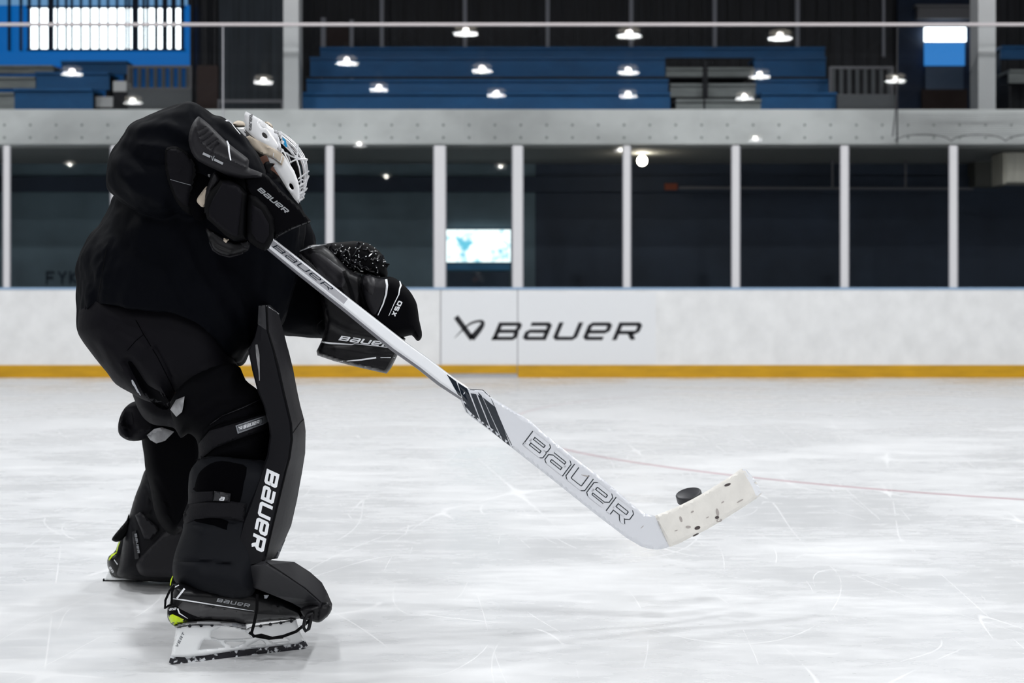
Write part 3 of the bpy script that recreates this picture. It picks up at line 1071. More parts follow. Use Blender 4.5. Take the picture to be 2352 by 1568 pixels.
# high bay lamps hanging over the ice; the first set shows mirrored in the glass
lamps = []
for (px, py) in [(160, 375), (887, 403), (1150, 380), (1425, 341), (825, 328), (1735, 315), (1070, 66), (1445, 71), (1792, 77), (797, 135), (1107, 153),
                 (1443, 157), (870, 197), (1443, 212), (1140, 210), (1745, 167), (1710, 217), (605, 180), (2057, 177), (305, 227), (165, 160)]:
    Dv = (LAMP_Z - H) * F / (HY - py)
    y_ = 2 * (YG + .026) - Dv
    if y_ < -41:
        y_ = -41 + .5
    lamps.append(((px - CX) * Dv / F, y_))
for y_ in (4.5, 8.5, 11.8):  # unseen rows added to light the ice and far boards
    for x_ in (-13, -8, -3, 2, 7, 12):
        lamps.append((x_ + .6, y_))
la = bpy.data.lights.new('high_bay_light', 'AREA')
la.shape = 'DISK'
la.size = 0.55
la.energy = LAMP_W
la.color = (0.95, 0.975, 1.0)
la.spread = math.radians(170)
LL = ['low in the leftmost pane behind the goalie', 'in the pane between mask and bright window, above the catching glove', 'as a small spot above the glowing window',
      'against the post beside the warm bulb', 'on the lower edge of the concrete band above the catching glove', 'on the concrete band at the right',
      'just under the rail, left one of three', 'just under the rail, middle one of three', 'just under the rail, right one of three',
      'on the upper blue bench, left end', 'on the upper blue bench, middle', 'on the upper blue bench, right end', 'on the lower blue benches, left', 'on the lower blue benches, right', 'on the lower blue benches, middle',
      'at the left edge of the small blue bench block', 'on the bare grey benches in the gap', 'on the grey cladding left of the white column', 'beside the slatted barrier left of the doorway',
      'on the grey panel right of the left blue steps', 'on the blue steps below the barred window']
proto = None
for i, (x_, y_) in enumerate(lamps):
    c = (x_, y_, LAMP_Z)
    if proto is None:
        r_ = bpy.data.objects.new('high_bay_lamp', None)
        COL.objects.link(r_)
        r_.location = c
        tag(r_, 'high bay lamp with bright bulb, hanging over the ice', 'lamp', 'high bay lamps over the ice')
        parts = []
        for nm, pf, mt in (('lamp_housing', [(0, .42), (.08, .42), (.10, .16), (.21, .06)], 'housing'), ('reflector_dish', [(.21, .062), (.26, .01), (.255, -.01), (.22, -.02), (.19, -.01)], 'saucer'),
                           ('bulb', [(0, -.10), (.045, -.09), (.07, -.05), (.07, -.01), (.045, .03), (0, .04)], 'bulb')):
            q = MB().lathe(pf, (0, 0, 0), 16)
            o = q.build(nm, [M[mt]], smooth=True)
            o.parent = r_
            parts.append(o)
        q = MB().tube([(0, 0, .42), (0, 0, 1.7)], .012, 6).build('hanging_rod', [M['dark']])
        q.parent = r_
        parts.append(q)
        proto = (r_, parts)
    else:
        r_ = proto[0].copy()
        COL.objects.link(r_)
        r_.location = c
        for q in proto[1]:
            w = q.copy()
            COL.objects.link(w)
            w.parent = r_
    tag(r_, ('high bay lamp mirrored ' + LL[i]) if i < len(LL) else 'added high bay lamp over the ice, unseen above the frame', 'lamp', 'high bay lamps over the ice')
    lo = bpy.data.objects.new('high_bay_light', la)
    COL.objects.link(lo)
    lo.location = (x_, y_, LAMP_Z - .12)

# ================================================================== THE GOALIE
def clouds(o, size, strength, name='cloth_folds'):
    t = bpy.data.textures.new(name, 'CLOUDS')
    t.noise_scale = size
    t.noise_depth = 2
    d = o.modifiers.new('folds', 'DISPLACE')
    d.texture = t
    d.strength = strength
    d.mid_level = 0.5
    d.texture_coords = 'GLOBAL'


# ---- body: one skinned figure
def body():
    J = {}
    V, E, R_ = [], [], []

    def j(n, p, r, parent=None):
        J[n] = len(V)
        V.append(P(*p))
        R_.append(r)
        if parent:
            E.append((J[parent], J[n]))
    j('pelvis', (345, 760, 3.98), .11)
    j('waist', (380, 650, 3.97), .125, 'pelvis')
    j('chest', (440, 500, 3.95), .14, 'waist')
    j('upper', (500, 400, 3.95), .12, 'chest')
    j('neck', (555, 360, 3.95), .055, 'upper')
    j('skull', (585, 345, 3.95), .064, 'neck')
    j('brow', (610, 368, 3.95), .058, 'skull')
    j('face', (632, 394, 3.95), .046, 'brow')
    j('chin', (655, 430, 3.95), .026, 'face')
    j('nose', (662, 385, 3.95), .010, 'face')
    # near (right) arm
    j('sh1', (440, 330, 3.82), .06, 'upper')
    j('el1', (320, 385, 3.76), .042, 'sh1')
    j('wr1', (470, 455, 3.68), .024, 'el1')
    j('pa1', (540, 490, 3.64), .03, 'wr1')
    # far (left) arm
    j('sh2', (600, 440, 4.10), .075, 'upper')
    j('el2', (660, 640, 4.16), .050, 'sh2')
    j('wr2', (760, 720, 4.10), .030, 'el2')
    j('pa2', (815, 715, 4.06), .034, 'wr2')
    # near (right) leg
    j('hp1', (370, 790, 3.94), .062, 'pelvis')
    j('kn1', (525, 1000, 3.83), .05, 'hp1')
    j('ca1', (500, 1150, 3.77), .05, 'kn1')
    j('an1', (460, 1362, 3.62), .026, 'ca1')
    j('to1', (640, 1407, 3.715), .014, 'an1')
    # far (left) leg
    j('hp2', (390, 790, 4.05), .08, 'pelvis')
    j('kn2', (430, 1080, 4.42), .045, 'hp2')
    j('ca2', (380, 1200, 4.58), .045, 'kn2')
    j('an2', (300, 1285, 4.66), .038, 'ca2')
    j('to2', (370, 1310, 4.60), .026, 'an2')
    # fingers: curled round the shaft inside the blocker, and spread in the catching glove
    for i, (dx, dy, s) in enumerate(((0, -20, 1.0), (12, -8, 1.08), (24, 6, 1.0), (34, 18, .85))):
        j('f%da' % i, (560 + dx, 492 + dy, 3.60), .0105, 'pa1')
        j('f%db' % i, (576 + dx * .9, 503 + dy, 3.575), .0095, 'f%da' % i)
        j('f%dc' % i, (582 + dx * .9, 520 + dy * .8, 3.60), .0085, 'f%db' % i)
    j('th1', (555, 520, 3.64), .0115, 'pa1')
    j('th2', (580, 532, 3.65), .010, 'th1')
    for i, (dx, dy) in enumerate(((55, -60), (75, -40), (85, -18), (80, 6))):
        j('g%da' % i, (815 + dx * .5, 715 + dy * .5, 4.05), .0105, 'pa2')
        j('g%db' % i, (815 + dx, 715 + dy, 4.04), .009, 'g%da' % i)
    j('tg1', (830, 745, 4.04), .0115, 'pa2')
    j('tg2', (858, 752, 4.03), .010, 'tg1')
    me = bpy.data.meshes.new('person')
    me.from_pydata([tuple(v) for v in V], E, [])
    o = bpy.data.objects.new('person', me)
    COL.objects.link(o)
    base = Vector((P(430, 0, 3.8).x, 3.95, 0.0))
    me.transform(Matrix.Translation(-base))
    o.location = base
    ROOT_LOC[o.name] = base
    sk = o.modifiers.new('skin', 'SKIN')
    sk.use_smooth_shade = True
    lay = me.skin_vertices[0].data
    for i, r in enumerate(R_):
        lay[i].radius = (r, r)
        lay[i].use_root = i == 0
    ss = o.modifiers.new('sub', 'SUBSURF')
    ss.levels = ss.render_levels = 2
    me.materials.append(M['skin'])
    return tag(o, 'person in black goalie gear and white mask, bent forward, holding a stick', 'person')


G = body()


def part(o, label=None):
    if label:
        o['label'] = label
    return o


# eyes and hair
mb = MB()
for D in (3.915, 3.985):
    c = P(655, 368, D)
    mb.lathe([(0, .011), (.0075, .008), (.011, 0), (.0075, -.008), (0, -.011)], c, 10)
mb.build('eyes', [M['eye']], G, True)
mb = MB()
c = P(590, 340, 3.95)
v, f = [], []
for i in range(9):
    for k_ in range(16):
        a, b = math.pi * i / 8, 2 * math.pi * k_ / 16
        v.append((c.x + .060 * math.sin(a) * math.cos(b), c.y + .068 * math.sin(a) * math.sin(b), c.z + .060 * math.cos(a)))
for i in range(8):
    for k_ in range(16):
        f.append((i * 16 + k_, i * 16 + (k_ + 1) % 16, (i + 1) * 16 + (k_ + 1) % 16, (i + 1) * 16 + k_))
mb.add(v, f).build('hair', [M['hair']], G, True)

# ---- jersey: torso, far sleeve and near sleeve grown into one cloth
jv = []


def collect(o):
    me = o.data
    k = sum(len(a) for a, _ in jv)
    jv.append(([v.co.copy() for v in me.vertices], [tuple(i + k for i in p.vertices) for p in me.polygons]))
    bpy.data.objects.remove(o)


torso = [(262, 447), (252, 468), (240, 492), (222, 518), (206, 536), (190, 562), (179, 590), (174, 620), (176, 652), (175, 700), (176, 740),
         (181, 766, 1), (188, 742, 1), (198, 714, 1), (214, 701, 1), (260, 702, 1), (320, 708, 1), (380, 716, 1), (430, 732, 1), (470, 756, 1), (505, 790, 1), (530, 820, 1), (547, 838, 1),
         (560, 831), (572, 808), (592, 790), (620, 770), (650, 740), (680, 640), (700, 540), (690, 470), (650, 410), (604, 372), (560, 316), (500, 280), (400, 300), (300, 400)]
tm = [([(215, 560), (205, 640), (222, 700)], 9, -.012), ([(250, 545), (225, 620), (205, 690), (196, 715)], 6, .016), ([(232, 560), (210, 620), (193, 690)], 5, .014),
      ([(262, 560), (240, 640), (232, 695)], 4, .010), ([(330, 500), (300, 600), (290, 700)], 14, .006), ([(420, 560), (470, 660), (540, 760)], 16, .010), ([(380, 600), (420, 680), (500, 760)], 12, -.008),
      ([(500, 600), (560, 700), (575, 790)], 12, .008), ([(610, 560), (600, 660), (585, 760)], 10, -.008)]
collect(puff('t', torso, 3.95, .215, .20, M['jersey'], r=150, e=.05, sp=9, marks=tm))
sleeve2 = [(600, 440), (650, 430), (692, 480), (712, 512), (724, 548), (727, 580), (735, 620), (757, 655), (766, 700), (762, 772), (735, 774), (700, 772), (655, 773), (628, 765), (604, 740), (585, 640), (580, 520)]
collect(puff('t', sleeve2, 4.12, .10, .10, M['jersey'], r=55, sp=8, marks=[([(640, 520), (655, 560), (640, 620)], 6, -.008), ([(672, 500), (668, 560)], 5, .006)]))
arm = [(428, 235), (450, 240), (476, 253), (491, 263), (516, 267), (536, 281), (552, 301), (570, 324), (591, 352), (606, 377), (612, 400), (600, 430), (560, 450), (500, 470), (462, 480),
       (440, 500), (420, 498), (405, 490), (380, 500), (345, 492), (310, 482), (280, 462), (262, 447), (249, 432), (244, 410), (246, 386), (256, 354), (274, 330), (288, 309), (299, 289), (322, 271), (372, 249)]
am = [([(300, 292), (380, 285), (430, 310), (470, 350)], 14, .016), ([(318, 330), (380, 340), (430, 352)], 8, .014), ([(290, 345), (330, 380), (385, 378)], 12, -.018), ([(448, 240), (440, 262), (470, 300)], 6, -.018),
      ([(470, 250), (500, 290), (560, 340)], 8, -.016), ([(262, 372), (300, 430), (370, 470)], 14, .014), ([(330, 262), (400, 262)], 12, .005), ([(500, 268), (498, 300), (545, 350)], 6, .006)]
collect(puff('t', arm, 3.745, .125, .16, M['jersey'], r=85, sp=7, marks=am))
V_ = [v for a, _ in jv for v in a]
F_ = [f for _, b in jv for f in b]
jersey = link('jersey', V_, F_, M['jersey'], G, True, 60)
rm = jersey.modifiers.new('fuse', 'REMESH')
rm.mode = 'VOXEL'
rm.voxel_size = 0.006
rm.use_smooth_shade = True
sm_ = jersey.modifiers.new('soft', 'SMOOTH')
sm_.iterations = 3
sm_.factor = 0.5
clouds(jersey, .11, .022)
part(jersey, 'loose black long-sleeved jersey')
# white piping on the near shoulder
lettering('shoulder_piping', stroke([(517, 278), (524, 276), (531, 281), (537, 290), (546, 301), (552, 308)], [3.5, 4, 2.5, 1.6, 1.8, 1.2], 3), jersey, M['white_print'], jersey)
lettering('side_seam', stroke([(246, 560), (232, 640), (222, 702)], 1.6, 5), jersey, M['binding'], jersey)

# ---- pants
pm = [([(330, 760), (360, 800), (395, 860), (404, 905)], 3.5, -.005), ([(250, 740), (300, 770), (335, 790)], 10, -.006), ([(235, 790), (262, 850), (310, 900)], 9, .008), ([(215, 790), (250, 850), (290, 890)], 6, -.006),
      ([(255, 800), (290, 860), (320, 895)], 6, .005), ([(295, 832), (325, 872), (360, 915), (395, 943)], 11, -.022), ([(345, 800), (320, 830)], 6, .006), ([(430, 860), (500, 845), (545, 846)], 8, .004)]
pants_o = [(186, 700), (230, 660), (400, 660), (515, 720), (535, 790), (545, 836), (556, 856), (564, 876, 1), (552, 862, 1), (530, 856, 1), (493, 858, 1), (455, 876, 1), (420, 896, 1), (403, 906, 1), (401, 922),
           (388, 938), (372, 930), (352, 925), (330, 918), (300, 902), (266, 882), (246, 856), (226, 832), (206, 806), (186, 778), (178, 755)]
pants = puff('pants', pants_o, 3.90, .135, .17, M['pants'], G, r=95, sp=7, marks=pm)
part(pants, 'padded black pants with worn silver tags')
far_o = [(300, 880), (330, 860), (420, 880), (450, 960), (446, 990), (430, 996), (415, 1005), (402, 985), (384, 979), (350, 974), (327, 956), (311, 924)]
puff('far_pant_leg', far_o, 4.10, .10, .10, M['pants'], pants, r=40, sp=7, marks=[([(320, 930), (360, 955), (400, 962)], 7, .006), ([(385, 940), (386, 975)], 3, -.003)])
patch('lower_band', [(403, 903), (453, 880), (492, 862), (530, 859), (552, 866), (562, 880), (556, 890), (540, 876), (493, 872), (455, 892), (412, 918), (401, 922)], pants, .004, M['pants'], pants, r=6)
patch('pants_gusset', [(294, 833), (303, 831), (322, 858), (340, 884), (375, 903), (396, 920), (391, 937), (372, 940), (350, 925), (330, 905), (312, 870)], pants, .001, M['wrapdark'], pants, r=2, sm=2)
lettering('pants_seam', stroke([(312, 735), (330, 768), (362, 820), (392, 880), (404, 908)], 1.8, 6), pants, M['wrapdark'], pants, .0012)
lettering('pants_seam', stroke([(405, 905), (455, 880), (493, 861), (545, 858)], 2.0, 6), pants, M['wrapdark'], pants, .0012)
lettering('pants_seam', stroke([(330, 768), (312, 782), (292, 805)], 1.4, 6), pants, M['wrapdark'], pants, .0012)
lettering('pants_print', stroke([(303, 872), (306, 880), (311, 888), (316, 898), (323, 908)], [3, 6, 4.5, 4, 1.5], 3), pants, M['white_dim'], pants)

# ---- near leg: thigh, knee, wraps
thigh_o = [(400, 905), (460, 850), (540, 835), (564, 872), (586, 890), (602, 906), (612, 940), (622, 990), (615, 1040), (600, 1075), (500, 1085), (455, 1075), (456, 1040), (452, 1012), (440, 998), (428, 996), (414, 1004), (404, 980), (392, 945)]
sock = puff('sock', thigh_o, 3.80, .105, .11, M['sock'], G, r=60, sp=7, marks=[([(470, 990), (520, 950), (605, 925)], 4, -.006), ([(440, 960), (500, 920), (590, 905)], 9, .007), ([(500, 1032), (570, 1010), (612, 985)], 4, -.005)])
part(sock, 'black knit sock over the near knee')
calf_o = [(462, 1050), (500, 1044), (560, 1050), (612, 1060), (640, 1100), (630, 1200), (612, 1290), (592, 1330), (580, 1366), (536, 1376), (490, 1368), (446, 1359), (420, 1347), (404, 1337), (397, 1322), (397, 1290), (406, 1256), (419, 1219),
          (421, 1200), (426, 1172), (432, 1150), (432, 1123), (436, 1084), (450, 1062)]
calf = puff('calf_wrap', calf_o, lambda x, y: 3.75 - .11 * max(0, min(1, (y - 1150) / 210)) ** 1.3, .125, .12, M['wrap'], G, r=55, sp=6, marks=[([(396, 1290), (450, 1288), (530, 1296)], 3.5, -.008), ([(425, 1205), (470, 1205), (540, 1200)], 5, -.006), ([(440, 1210), (470, 1222)], 5, .004), ([(455, 1300), (470, 1350)], 14, .004)])
part(calf, 'black wrap around the near calf')
patch('calf_patch', [(447, 1118), (452, 1098), (460, 1082), (482, 1065), (509, 1058), (545, 1064), (567, 1073), (560, 1110), (552, 1150), (535, 1155), (449, 1128)], calf, .002, M['wrapdark'], calf, r=3, sm=2)
patch('calf_patch', [(440, 1190), (490, 1186), (524, 1196), (521, 1217), (490, 1206), (450, 1198)], calf, .002, M['wrapdark'], calf, r=3)
band2 = patch('calf_strap', [(429, 1158), (470, 1153), (532, 1151), (566, 1156), (560, 1197), (520, 1191), (485, 1189), (449, 1192), (421, 1204), (421, 1180)], calf, .007, M['strap'], calf, r=4, lift=.003)
patch('calf_strap', [(436, 1130), (489, 1128), (492, 1151), (470, 1152), (432, 1157)], calf, .006, M['strap'], calf, r=4, lift=.002)
buckle = patch('buckle', [(492, 1127), (530, 1133), (528, 1152), (490, 1150)], calf, .008, M['padsheen'], calf, r=3, lift=.006)
lettering('buckle_print', word('a', (503, 1149), (11, 1), (1, -9), w=.26, slant=.2), buckle, M['white_print'], calf)
lettering('wrap_seam', stroke([(450, 1056), (500, 1047), (590, 1056)], 2.0, 6), calf, M['binding'], calf)
# knee straps
knee1 = patch('knee_strap', [(457, 1057), (456, 1019), (481, 989), (543, 971), (608, 950), (619, 953), (617, 985), (543, 1009), (492, 1029), (466, 1050)], [sock, calf], .007, M['strap'], sock, r=4, lift=.004)
patch('knee_band', [(452, 1012), (470, 986), (492, 966), (543, 938), (600, 916), (608, 942), (560, 957), (500, 974), (480, 985), (458, 1012)], sock, .005, M['sock'], sock, r=4, lift=.003)
lettering('band_edge', stroke([(482, 975), (510, 955), (560, 935), (600, 916)], 1.5, 6), [sock] + [o for o in bpy.data.objects if o.name.startswith('knee_band')], M['padface'], sock, .004)
lab1 = patch('strap_label', [(541, 977), (603, 956), (614, 951), (619, 967), (606, 974), (546, 996)], [knee1, sock], .002, M['patchgrey'], sock, r=2, lift=.002)
lettering('label_border', stroke([(545, 979), (602, 960), (604, 971), (549, 990), (545, 979)], 1.2, 4), lab1, M['logo_black'], sock, .0015)
lettering('label_lettering', word('BaUeR', (559.5, 984.5), (36, -12.5), (-1.6, -7.5), w=.26, slant=.3) + emblem((549, 987), (9, -3), (-2.5, -7)), lab1, M['white_print'], sock, .0015)
# worn tags
patch('worn_tag', [(391, 940), (404, 918), (424, 910), (421, 932), (418, 946), (405, 957)], [sock, pants] , .006, M['tag'], pants, r=2, lift=.012)


# ---- near leg pad: box-like slab with a side wall, a front face and a boot flap
def slab(name, sec, dn, df, mats, parent, rows=None, chamfer=.35):
    """sec: rows of picture points (back edge, corner, front edge); dn/df: depth of the near side and of the far side"""
    v, f, m = [], [], []
    cols = 8
    for (bx, by, cx, cy, fx, fy, d) in sec:
        B, C, Fp = P(bx, by, dn + d), P(cx, cy, dn + d - .012), P(fx, fy, dn + d + .10)
        Ff = P(fx, fy, df + d)
        Cf = P(cx + (fx - cx) * .45, cy, df + d + .02)
        Bf = P(bx + 4, by, df + d)
        w = B.lerp(C, .5) + Vector((0, -.010, 0))
        Bi = B + Vector((0, .012, 0))
        row = [Bi, B.lerp(C, .12) + Vector((0, -.006, 0)), w, C.lerp(B, .06) + Vector((0, -.004, 0)), C + Vector((.003, .004, 0)), C.lerp(Fp, .5) + Vector((0, -.012, 0)), Fp, Ff, Cf, Bf]
        v += row
    n = len(row)
    for i in range(len(sec) - 1):
        for k_ in range(n):
            a, b = i * n + k_, i * n + (k_ + 1) % n
            f.append((a, b, b + n, a + n))
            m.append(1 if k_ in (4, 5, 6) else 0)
    f.append(tuple(range(n)))
    m.append(0)
    f.append(tuple((len(sec) - 1) * n + k_ for k_ in range(n)))
    m.append(0)
    return link(name, v, f, mats, parent, True, 25, m)


sec = [(594, 701, 611, 700, 641, 722, 0), (591, 744, 614, 760, 655, 776, 0), (583, 775, 620, 781, 659, 792, 0), (568, 804, 627, 802, 663, 806, 0), (577, 850, 638, 840, 673, 846, 0), (590, 900, 650, 897, 683, 900, 0),
       (603, 930, 659, 935, 690, 932, 0), (615, 975, 668, 973, 699, 965, 0), (618, 1000, 670, 1009, 702, 990, 0), (612, 1045, 664, 1052, 701, 1040, 0), (597, 1085, 653, 1086, 694, 1083, 0), (574, 1149, 638, 1156, 682, 1149, -.018),
       (554, 1199, 625, 1206, 669, 1206, -.030), (540, 1250, 614, 1254, 655, 1238, -.042), (536, 1278, 609, 1276, 640, 1262, -.048), (538, 1300, 606, 1290, 628, 1282, -.052)]
sec2 = []
for a, b in zip(sec[:-1], sec[1:]):
    for q in range(3):
        sec2.append([a[i] + (b[i] - a[i]) * q / 3 for i in range(7)])
sec2.append(list(sec[-1]))
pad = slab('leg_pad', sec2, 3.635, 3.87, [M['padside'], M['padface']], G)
part(pad, 'tall black leg pad on the near leg')
patch('pad_top_panel', [(594, 702), (609, 701), (612, 758), (603, 752), (592, 744)], pad, .002, M['padsheen'], pad, r=2)
lettering('pad_edge', stroke([(612, 702), (626, 710), (641, 721)], 2.0, 3), pad, M['tag'], pad)
lettering('pad_seam', stroke([(613, 703), (616, 760), (629, 803), (651, 897), (669, 973), (671, 1009), (665, 1052), (639, 1156), (616, 1254), (611, 1278)], 3.2, 8), pad, M['binding'], pad, .002)
lettering('pad_seam', stroke([(670, 998), (690, 970), (698, 962)], 1.8, 6), pad, M['binding'], pad, .002)
lettering('inner_label', stroke([(589, 791), (592, 815), (595, 850), (596, 874)], [5, 8, 3.5, 2], 6), pad, M['tag'], pad, .002)
lettering('pad_lettering', word('BaUeR', (613, 1076), (-37, 180), (29, 14), w=.26, slant=-.02, gap=.16), pad, M['white_print'], pad, .002)
# boot flap: facets that meet on a ridge
fv = {'a': (540, 1304, 3.64), 'b': (609, 1285, 3.615), 'c': (676, 1290, 3.66), 'd': (712, 1313, 3.66), 'e': (739, 1337, 3.66), 'f': (751, 1359, 3.66), 'g': (763, 1387, 3.66), 'h': (762, 1399, 3.66), 'i': (752, 1416, 3.66),
      'j': (732, 1429, 3.66), 'k': (686, 1420, 3.67), 'l': (702, 1404, 3.655), 'm': (685, 1390, 3.655), 'n': (628, 1367, 3.645), 'o': (576, 1347, 3.64), 'p': (548, 1324, 3.64),
      'R': (610, 1297, 3.585), 'S': (737, 1383, 3.595), 'T': (700, 1350, 3.59), 'U': (735, 1402, 3.60)}
order = 'abcdefghijklmnop'
idx = {k_: i for i, k_ in enumerate(fv)}
v = [P(fv[k_][0], fv[k_][1], fv[k_][2] - .045) for k_ in fv]
faces = [(idx['a'], idx['b'], idx['R']), (idx['b'], idx['c'], idx['R']), (idx['c'], idx['d'], idx['T'], idx['R']), (idx['d'], idx['e'], idx['T']), (idx['e'], idx['f'], idx['S'], idx['T']), (idx['f'], idx['g'], idx['S']),
         (idx['g'], idx['h'], idx['S']), (idx['h'], idx['i'], idx['U'], idx['S']), (idx['i'], idx['j'], idx['U']), (idx['j'], idx['k'], idx['l'], idx['U']), (idx['l'], idx['m'], idx['U']), (idx['m'], idx['S'], idx['U']),
         (idx['m'], idx['n'], idx['T'], idx['S']), (idx['n'], idx['o'], idx['R'], idx['T']), (idx['o'], idx['p'], idx['R']), (idx['p'], idx['a'], idx['R'])]
k0 = len(v)
v += [P(fv[c][0], fv[c][1], 3.82) for c in order]
for i in range(16):
    a, b = idx[order[i]], idx[order[(i + 1) % 16]]
    faces.append((a, b, k0 + (i + 1) % 16, k0 + i))
faces.append(tuple(k0 + i for i in range(16)))
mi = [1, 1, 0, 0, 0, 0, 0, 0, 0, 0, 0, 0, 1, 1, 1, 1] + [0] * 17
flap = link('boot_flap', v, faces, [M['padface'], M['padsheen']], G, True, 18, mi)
bv_ = flap.modifiers.new('round', 'BEVEL')
bv_.width = .006
bv_.segments = 3
part(flap, 'faceted black boot flap of the near leg pad')
for nm_, pl in (('flap_seam', [(611, 1290), (660, 1322), (700, 1350), (737, 1383)]), ('flap_seam', [(542, 1304), (575, 1291), (609, 1286)])):
    lettering(nm_, stroke(pl, 1.8, 8), flap, M['binding'], flap, .002)
toe = puff('toe_cap', [(690, 1398), (710, 1390), (735, 1385), (752, 1380), (762, 1392), (760, 1404), (751, 1416), (733, 1429), (712, 1424), (698, 1415)], 3.575, .02, .05, M['leather'], flap, r=10, sp=4, marks=[([(735, 1390), (728, 1424)], 3, -.004), ([(715, 1400), (750, 1398)], 3, .003)])
mb = MB()
mb.tube([P(718, 1408, 3.550), P(706, 1412, 3.545), P(700, 1424, 3.545), P(697, 1440, 3.545), P(702, 1449, 3.545), P(709, 1444, 3.545), P(713, 1428, 3.545), P(718, 1408, 3.550)], .0045, 8, True)
mb.build('toe_buckle', [M['leather']], flap, True)
puff('inner_boot_edge', [(622, 1284), (642, 1250), (656, 1238), (646, 1262), (638, 1282)], 3.80, .01, .01, M['patchgrey'], flap, r=5, sm=1)


# ---- near skate
def skd(x, y=0):
    return 3.555 + (x - 390) / 317 * 0.165


boot_o = [(396, 1342), (420, 1338), (480, 1342), (560, 1346), (620, 1356), (676, 1376), (702, 1404), (700, 1416), (684, 1421), (628, 1426), (592, 1430), (556, 1435), (539, 1430), (480, 1426), (431, 1429), (401, 1437), (390, 1428), (384, 1416), (385, 1396), (391, 1380), (394, 1360)]
boot = puff('skate', boot_o, lambda x, y: skd(x) + .03, .055, .045, M['boot'], G, r=32, sp=5, sm=2, marks=[([(452, 1400), (480, 1388), (500, 1394)], 2, -.003), ([(470, 1412), (485, 1400), (540, 1408)], 2, -.003), ([(630, 1392), (650, 1412)], 2.5, -.003), ([(638, 1388), (660, 1410)], 2.5, -.003)])
part(boot, 'black goalie skate on the near foot, white holder and neon heel')
patch('grey_band', [(406, 1396), (420, 1381), (540, 1400), (600, 1410), (690, 1414), (680, 1420), (592, 1428), (556, 1432), (539, 1427), (470, 1421), (436, 1410)], boot, .0012, M['bootgrey'], boot, r=2)
patch('heel_cap', [(385, 1397), (392, 1390), (402, 1388), (414, 1398), (440, 1411), (470, 1424), (431, 1429), (410, 1417), (396, 1411), (385, 1416)], boot, .0025, M['binding'], boot, r=3)
heel = patch('neon_heel', [(386, 1414), (396, 1410), (410, 1416), (431, 1426), (414, 1432), (401, 1436), (391, 1428)], boot, .004, M['neon'], boot, r=4)
part(heel, 'neon yellow heel piece')
lettering('white_line', stroke([(397, 1374.5), (419, 1377), (475, 1386), (539, 1396), (583, 1403)], [1.5, 3.0, 2.6, 2.2, .8], 6), boot, M['white_print'], boot, .002)
lettering('white_line', stroke([(406, 1374), (424, 1351)], [4, 4.5], 6), boot, M['white_print'], boot, .002)
lettering('white_line', stroke([(398, 1350), (411, 1343)], [1.5, 2.2], 4), boot, M['white_print'], boot, .002)
lettering('white_line', stroke([(408, 1397), (412, 1408), (431, 1420)], [3.5, 3, 1], 4), boot, M['white_print'], boot, .0045)
lettering('boot_lettering', word('BaUeR', (497, 1381), (75, 13.5), (1, -8), w=.22, slant=.3), boot, M['silver'], boot, .002)
lettering('heel_lettering', word('eR', (388, 1402), (15, -1), (1, -6), w=.25, slant=.3), [boot, bpy.data.objects['heel_cap']], M['white_print'], boot, .0025)
puff('outsole', [(399, 1437), (431, 1427), (480, 1424), (540, 1428), (566, 1435), (566, 1444), (545, 1440), (506, 1434), (430, 1433), (403, 1441)], lambda x, y: skd(x) + .03, .045, .035, M['outsole'], boot, r=6, sp=4, sm=1, e=.5)
h1 = [(497, 1471), (514, 1485), (458, 1491), (463, 1478), (469, 1469)]
h2 = [(517, 1473), (562, 1474), (535, 1486)]
h3 = [(597, 1469), (603, 1472), (610, 1478), (571, 1482)]
h4 = [(617, 1467), (655, 1464), (665, 1471), (628, 1475)]
h5 = [(487, 1450), (508, 1439), (539, 1442), (564, 1451), (577, 1464), (540, 1466), (503, 1466), (486, 1462)]
hold_o = [(405, 1440), (430, 1434), (500, 1431), (508, 1434), (540, 1437), (566, 1444), (580, 1437), (628, 1430), (680, 1421), (684, 1436), (691, 1455), (699, 1471), (680, 1478), (646, 1482), (539, 1494), (470, 1505), (428, 1509), (400, 1508), (393, 1505), (399, 1475)]
holder = puff('blade_holder', hold_o, lambda x, y: skd(x) + .03, .016, .016, M['holder'], boot, r=7, e=.35, sp=3.5, sm=1, holes=[h1, h2, h3, h4, h5])
part(holder, 'white cut-out blade holder')
run_o = [(392, 1505), (400, 1508), (428, 1508), (470, 1504), (539, 1493), (646, 1481), (680, 1477), (701, 1470), (707, 1482), (702, 1488), (690, 1491), (646, 1497), (521, 1514), (440, 1524), (398, 1527), (388, 1521)]
run_ = puff('steel_runner', run_o, lambda x, y: skd(x) + .03, .0035, .0035, M['runner'], boot, r=2, e=.8, sp=4, sm=1)
part(run_, 'dark steel runner caked with snow')
lettering('white_tab', stroke([(533, 1434), (562, 1436)], 7, 3), [bpy.data.objects['outsole'], boot], M['patchgrey'], boot, .003)
mb = MB()
for x_, y_ in ((436, 1437), (462, 1436), (487, 1435), (599, 1437), (621, 1433), (645, 1430), (669, 1426)):
    mb.tube([P(x_, y_, skd(x_) + .0105), P(x_, y_, skd(x_) + .02)], .0042, 10)
mb.build('holder_bolts', [M['dark']], boot)
lettering('holder_print', word('VERT', (408, 1487), (17, -33), (-5, -4), w=.25, slant=.0), holder, M['patchgrey'], boot, .001)
mb = MB()
mb.tube([P(591, 1364, 3.565), P(590, 1400, 3.565), P(584, 1430, 3.570), P(578, 1452, 3.585), P(582, 1461, 3.590), P(600, 1458, 3.600), P(625, 1465, 3.605), P(650, 1461, 3.605), P(680, 1450, 3.605), P(702, 1432, 3.565), P(712, 1424, 3.56)], .0038, 8)
mb.tube([P(572, 1452, 3.605), P(584, 1460, 3.605), P(618, 1466, 3.615), P(650, 1463, 3.615)], .0035, 8)
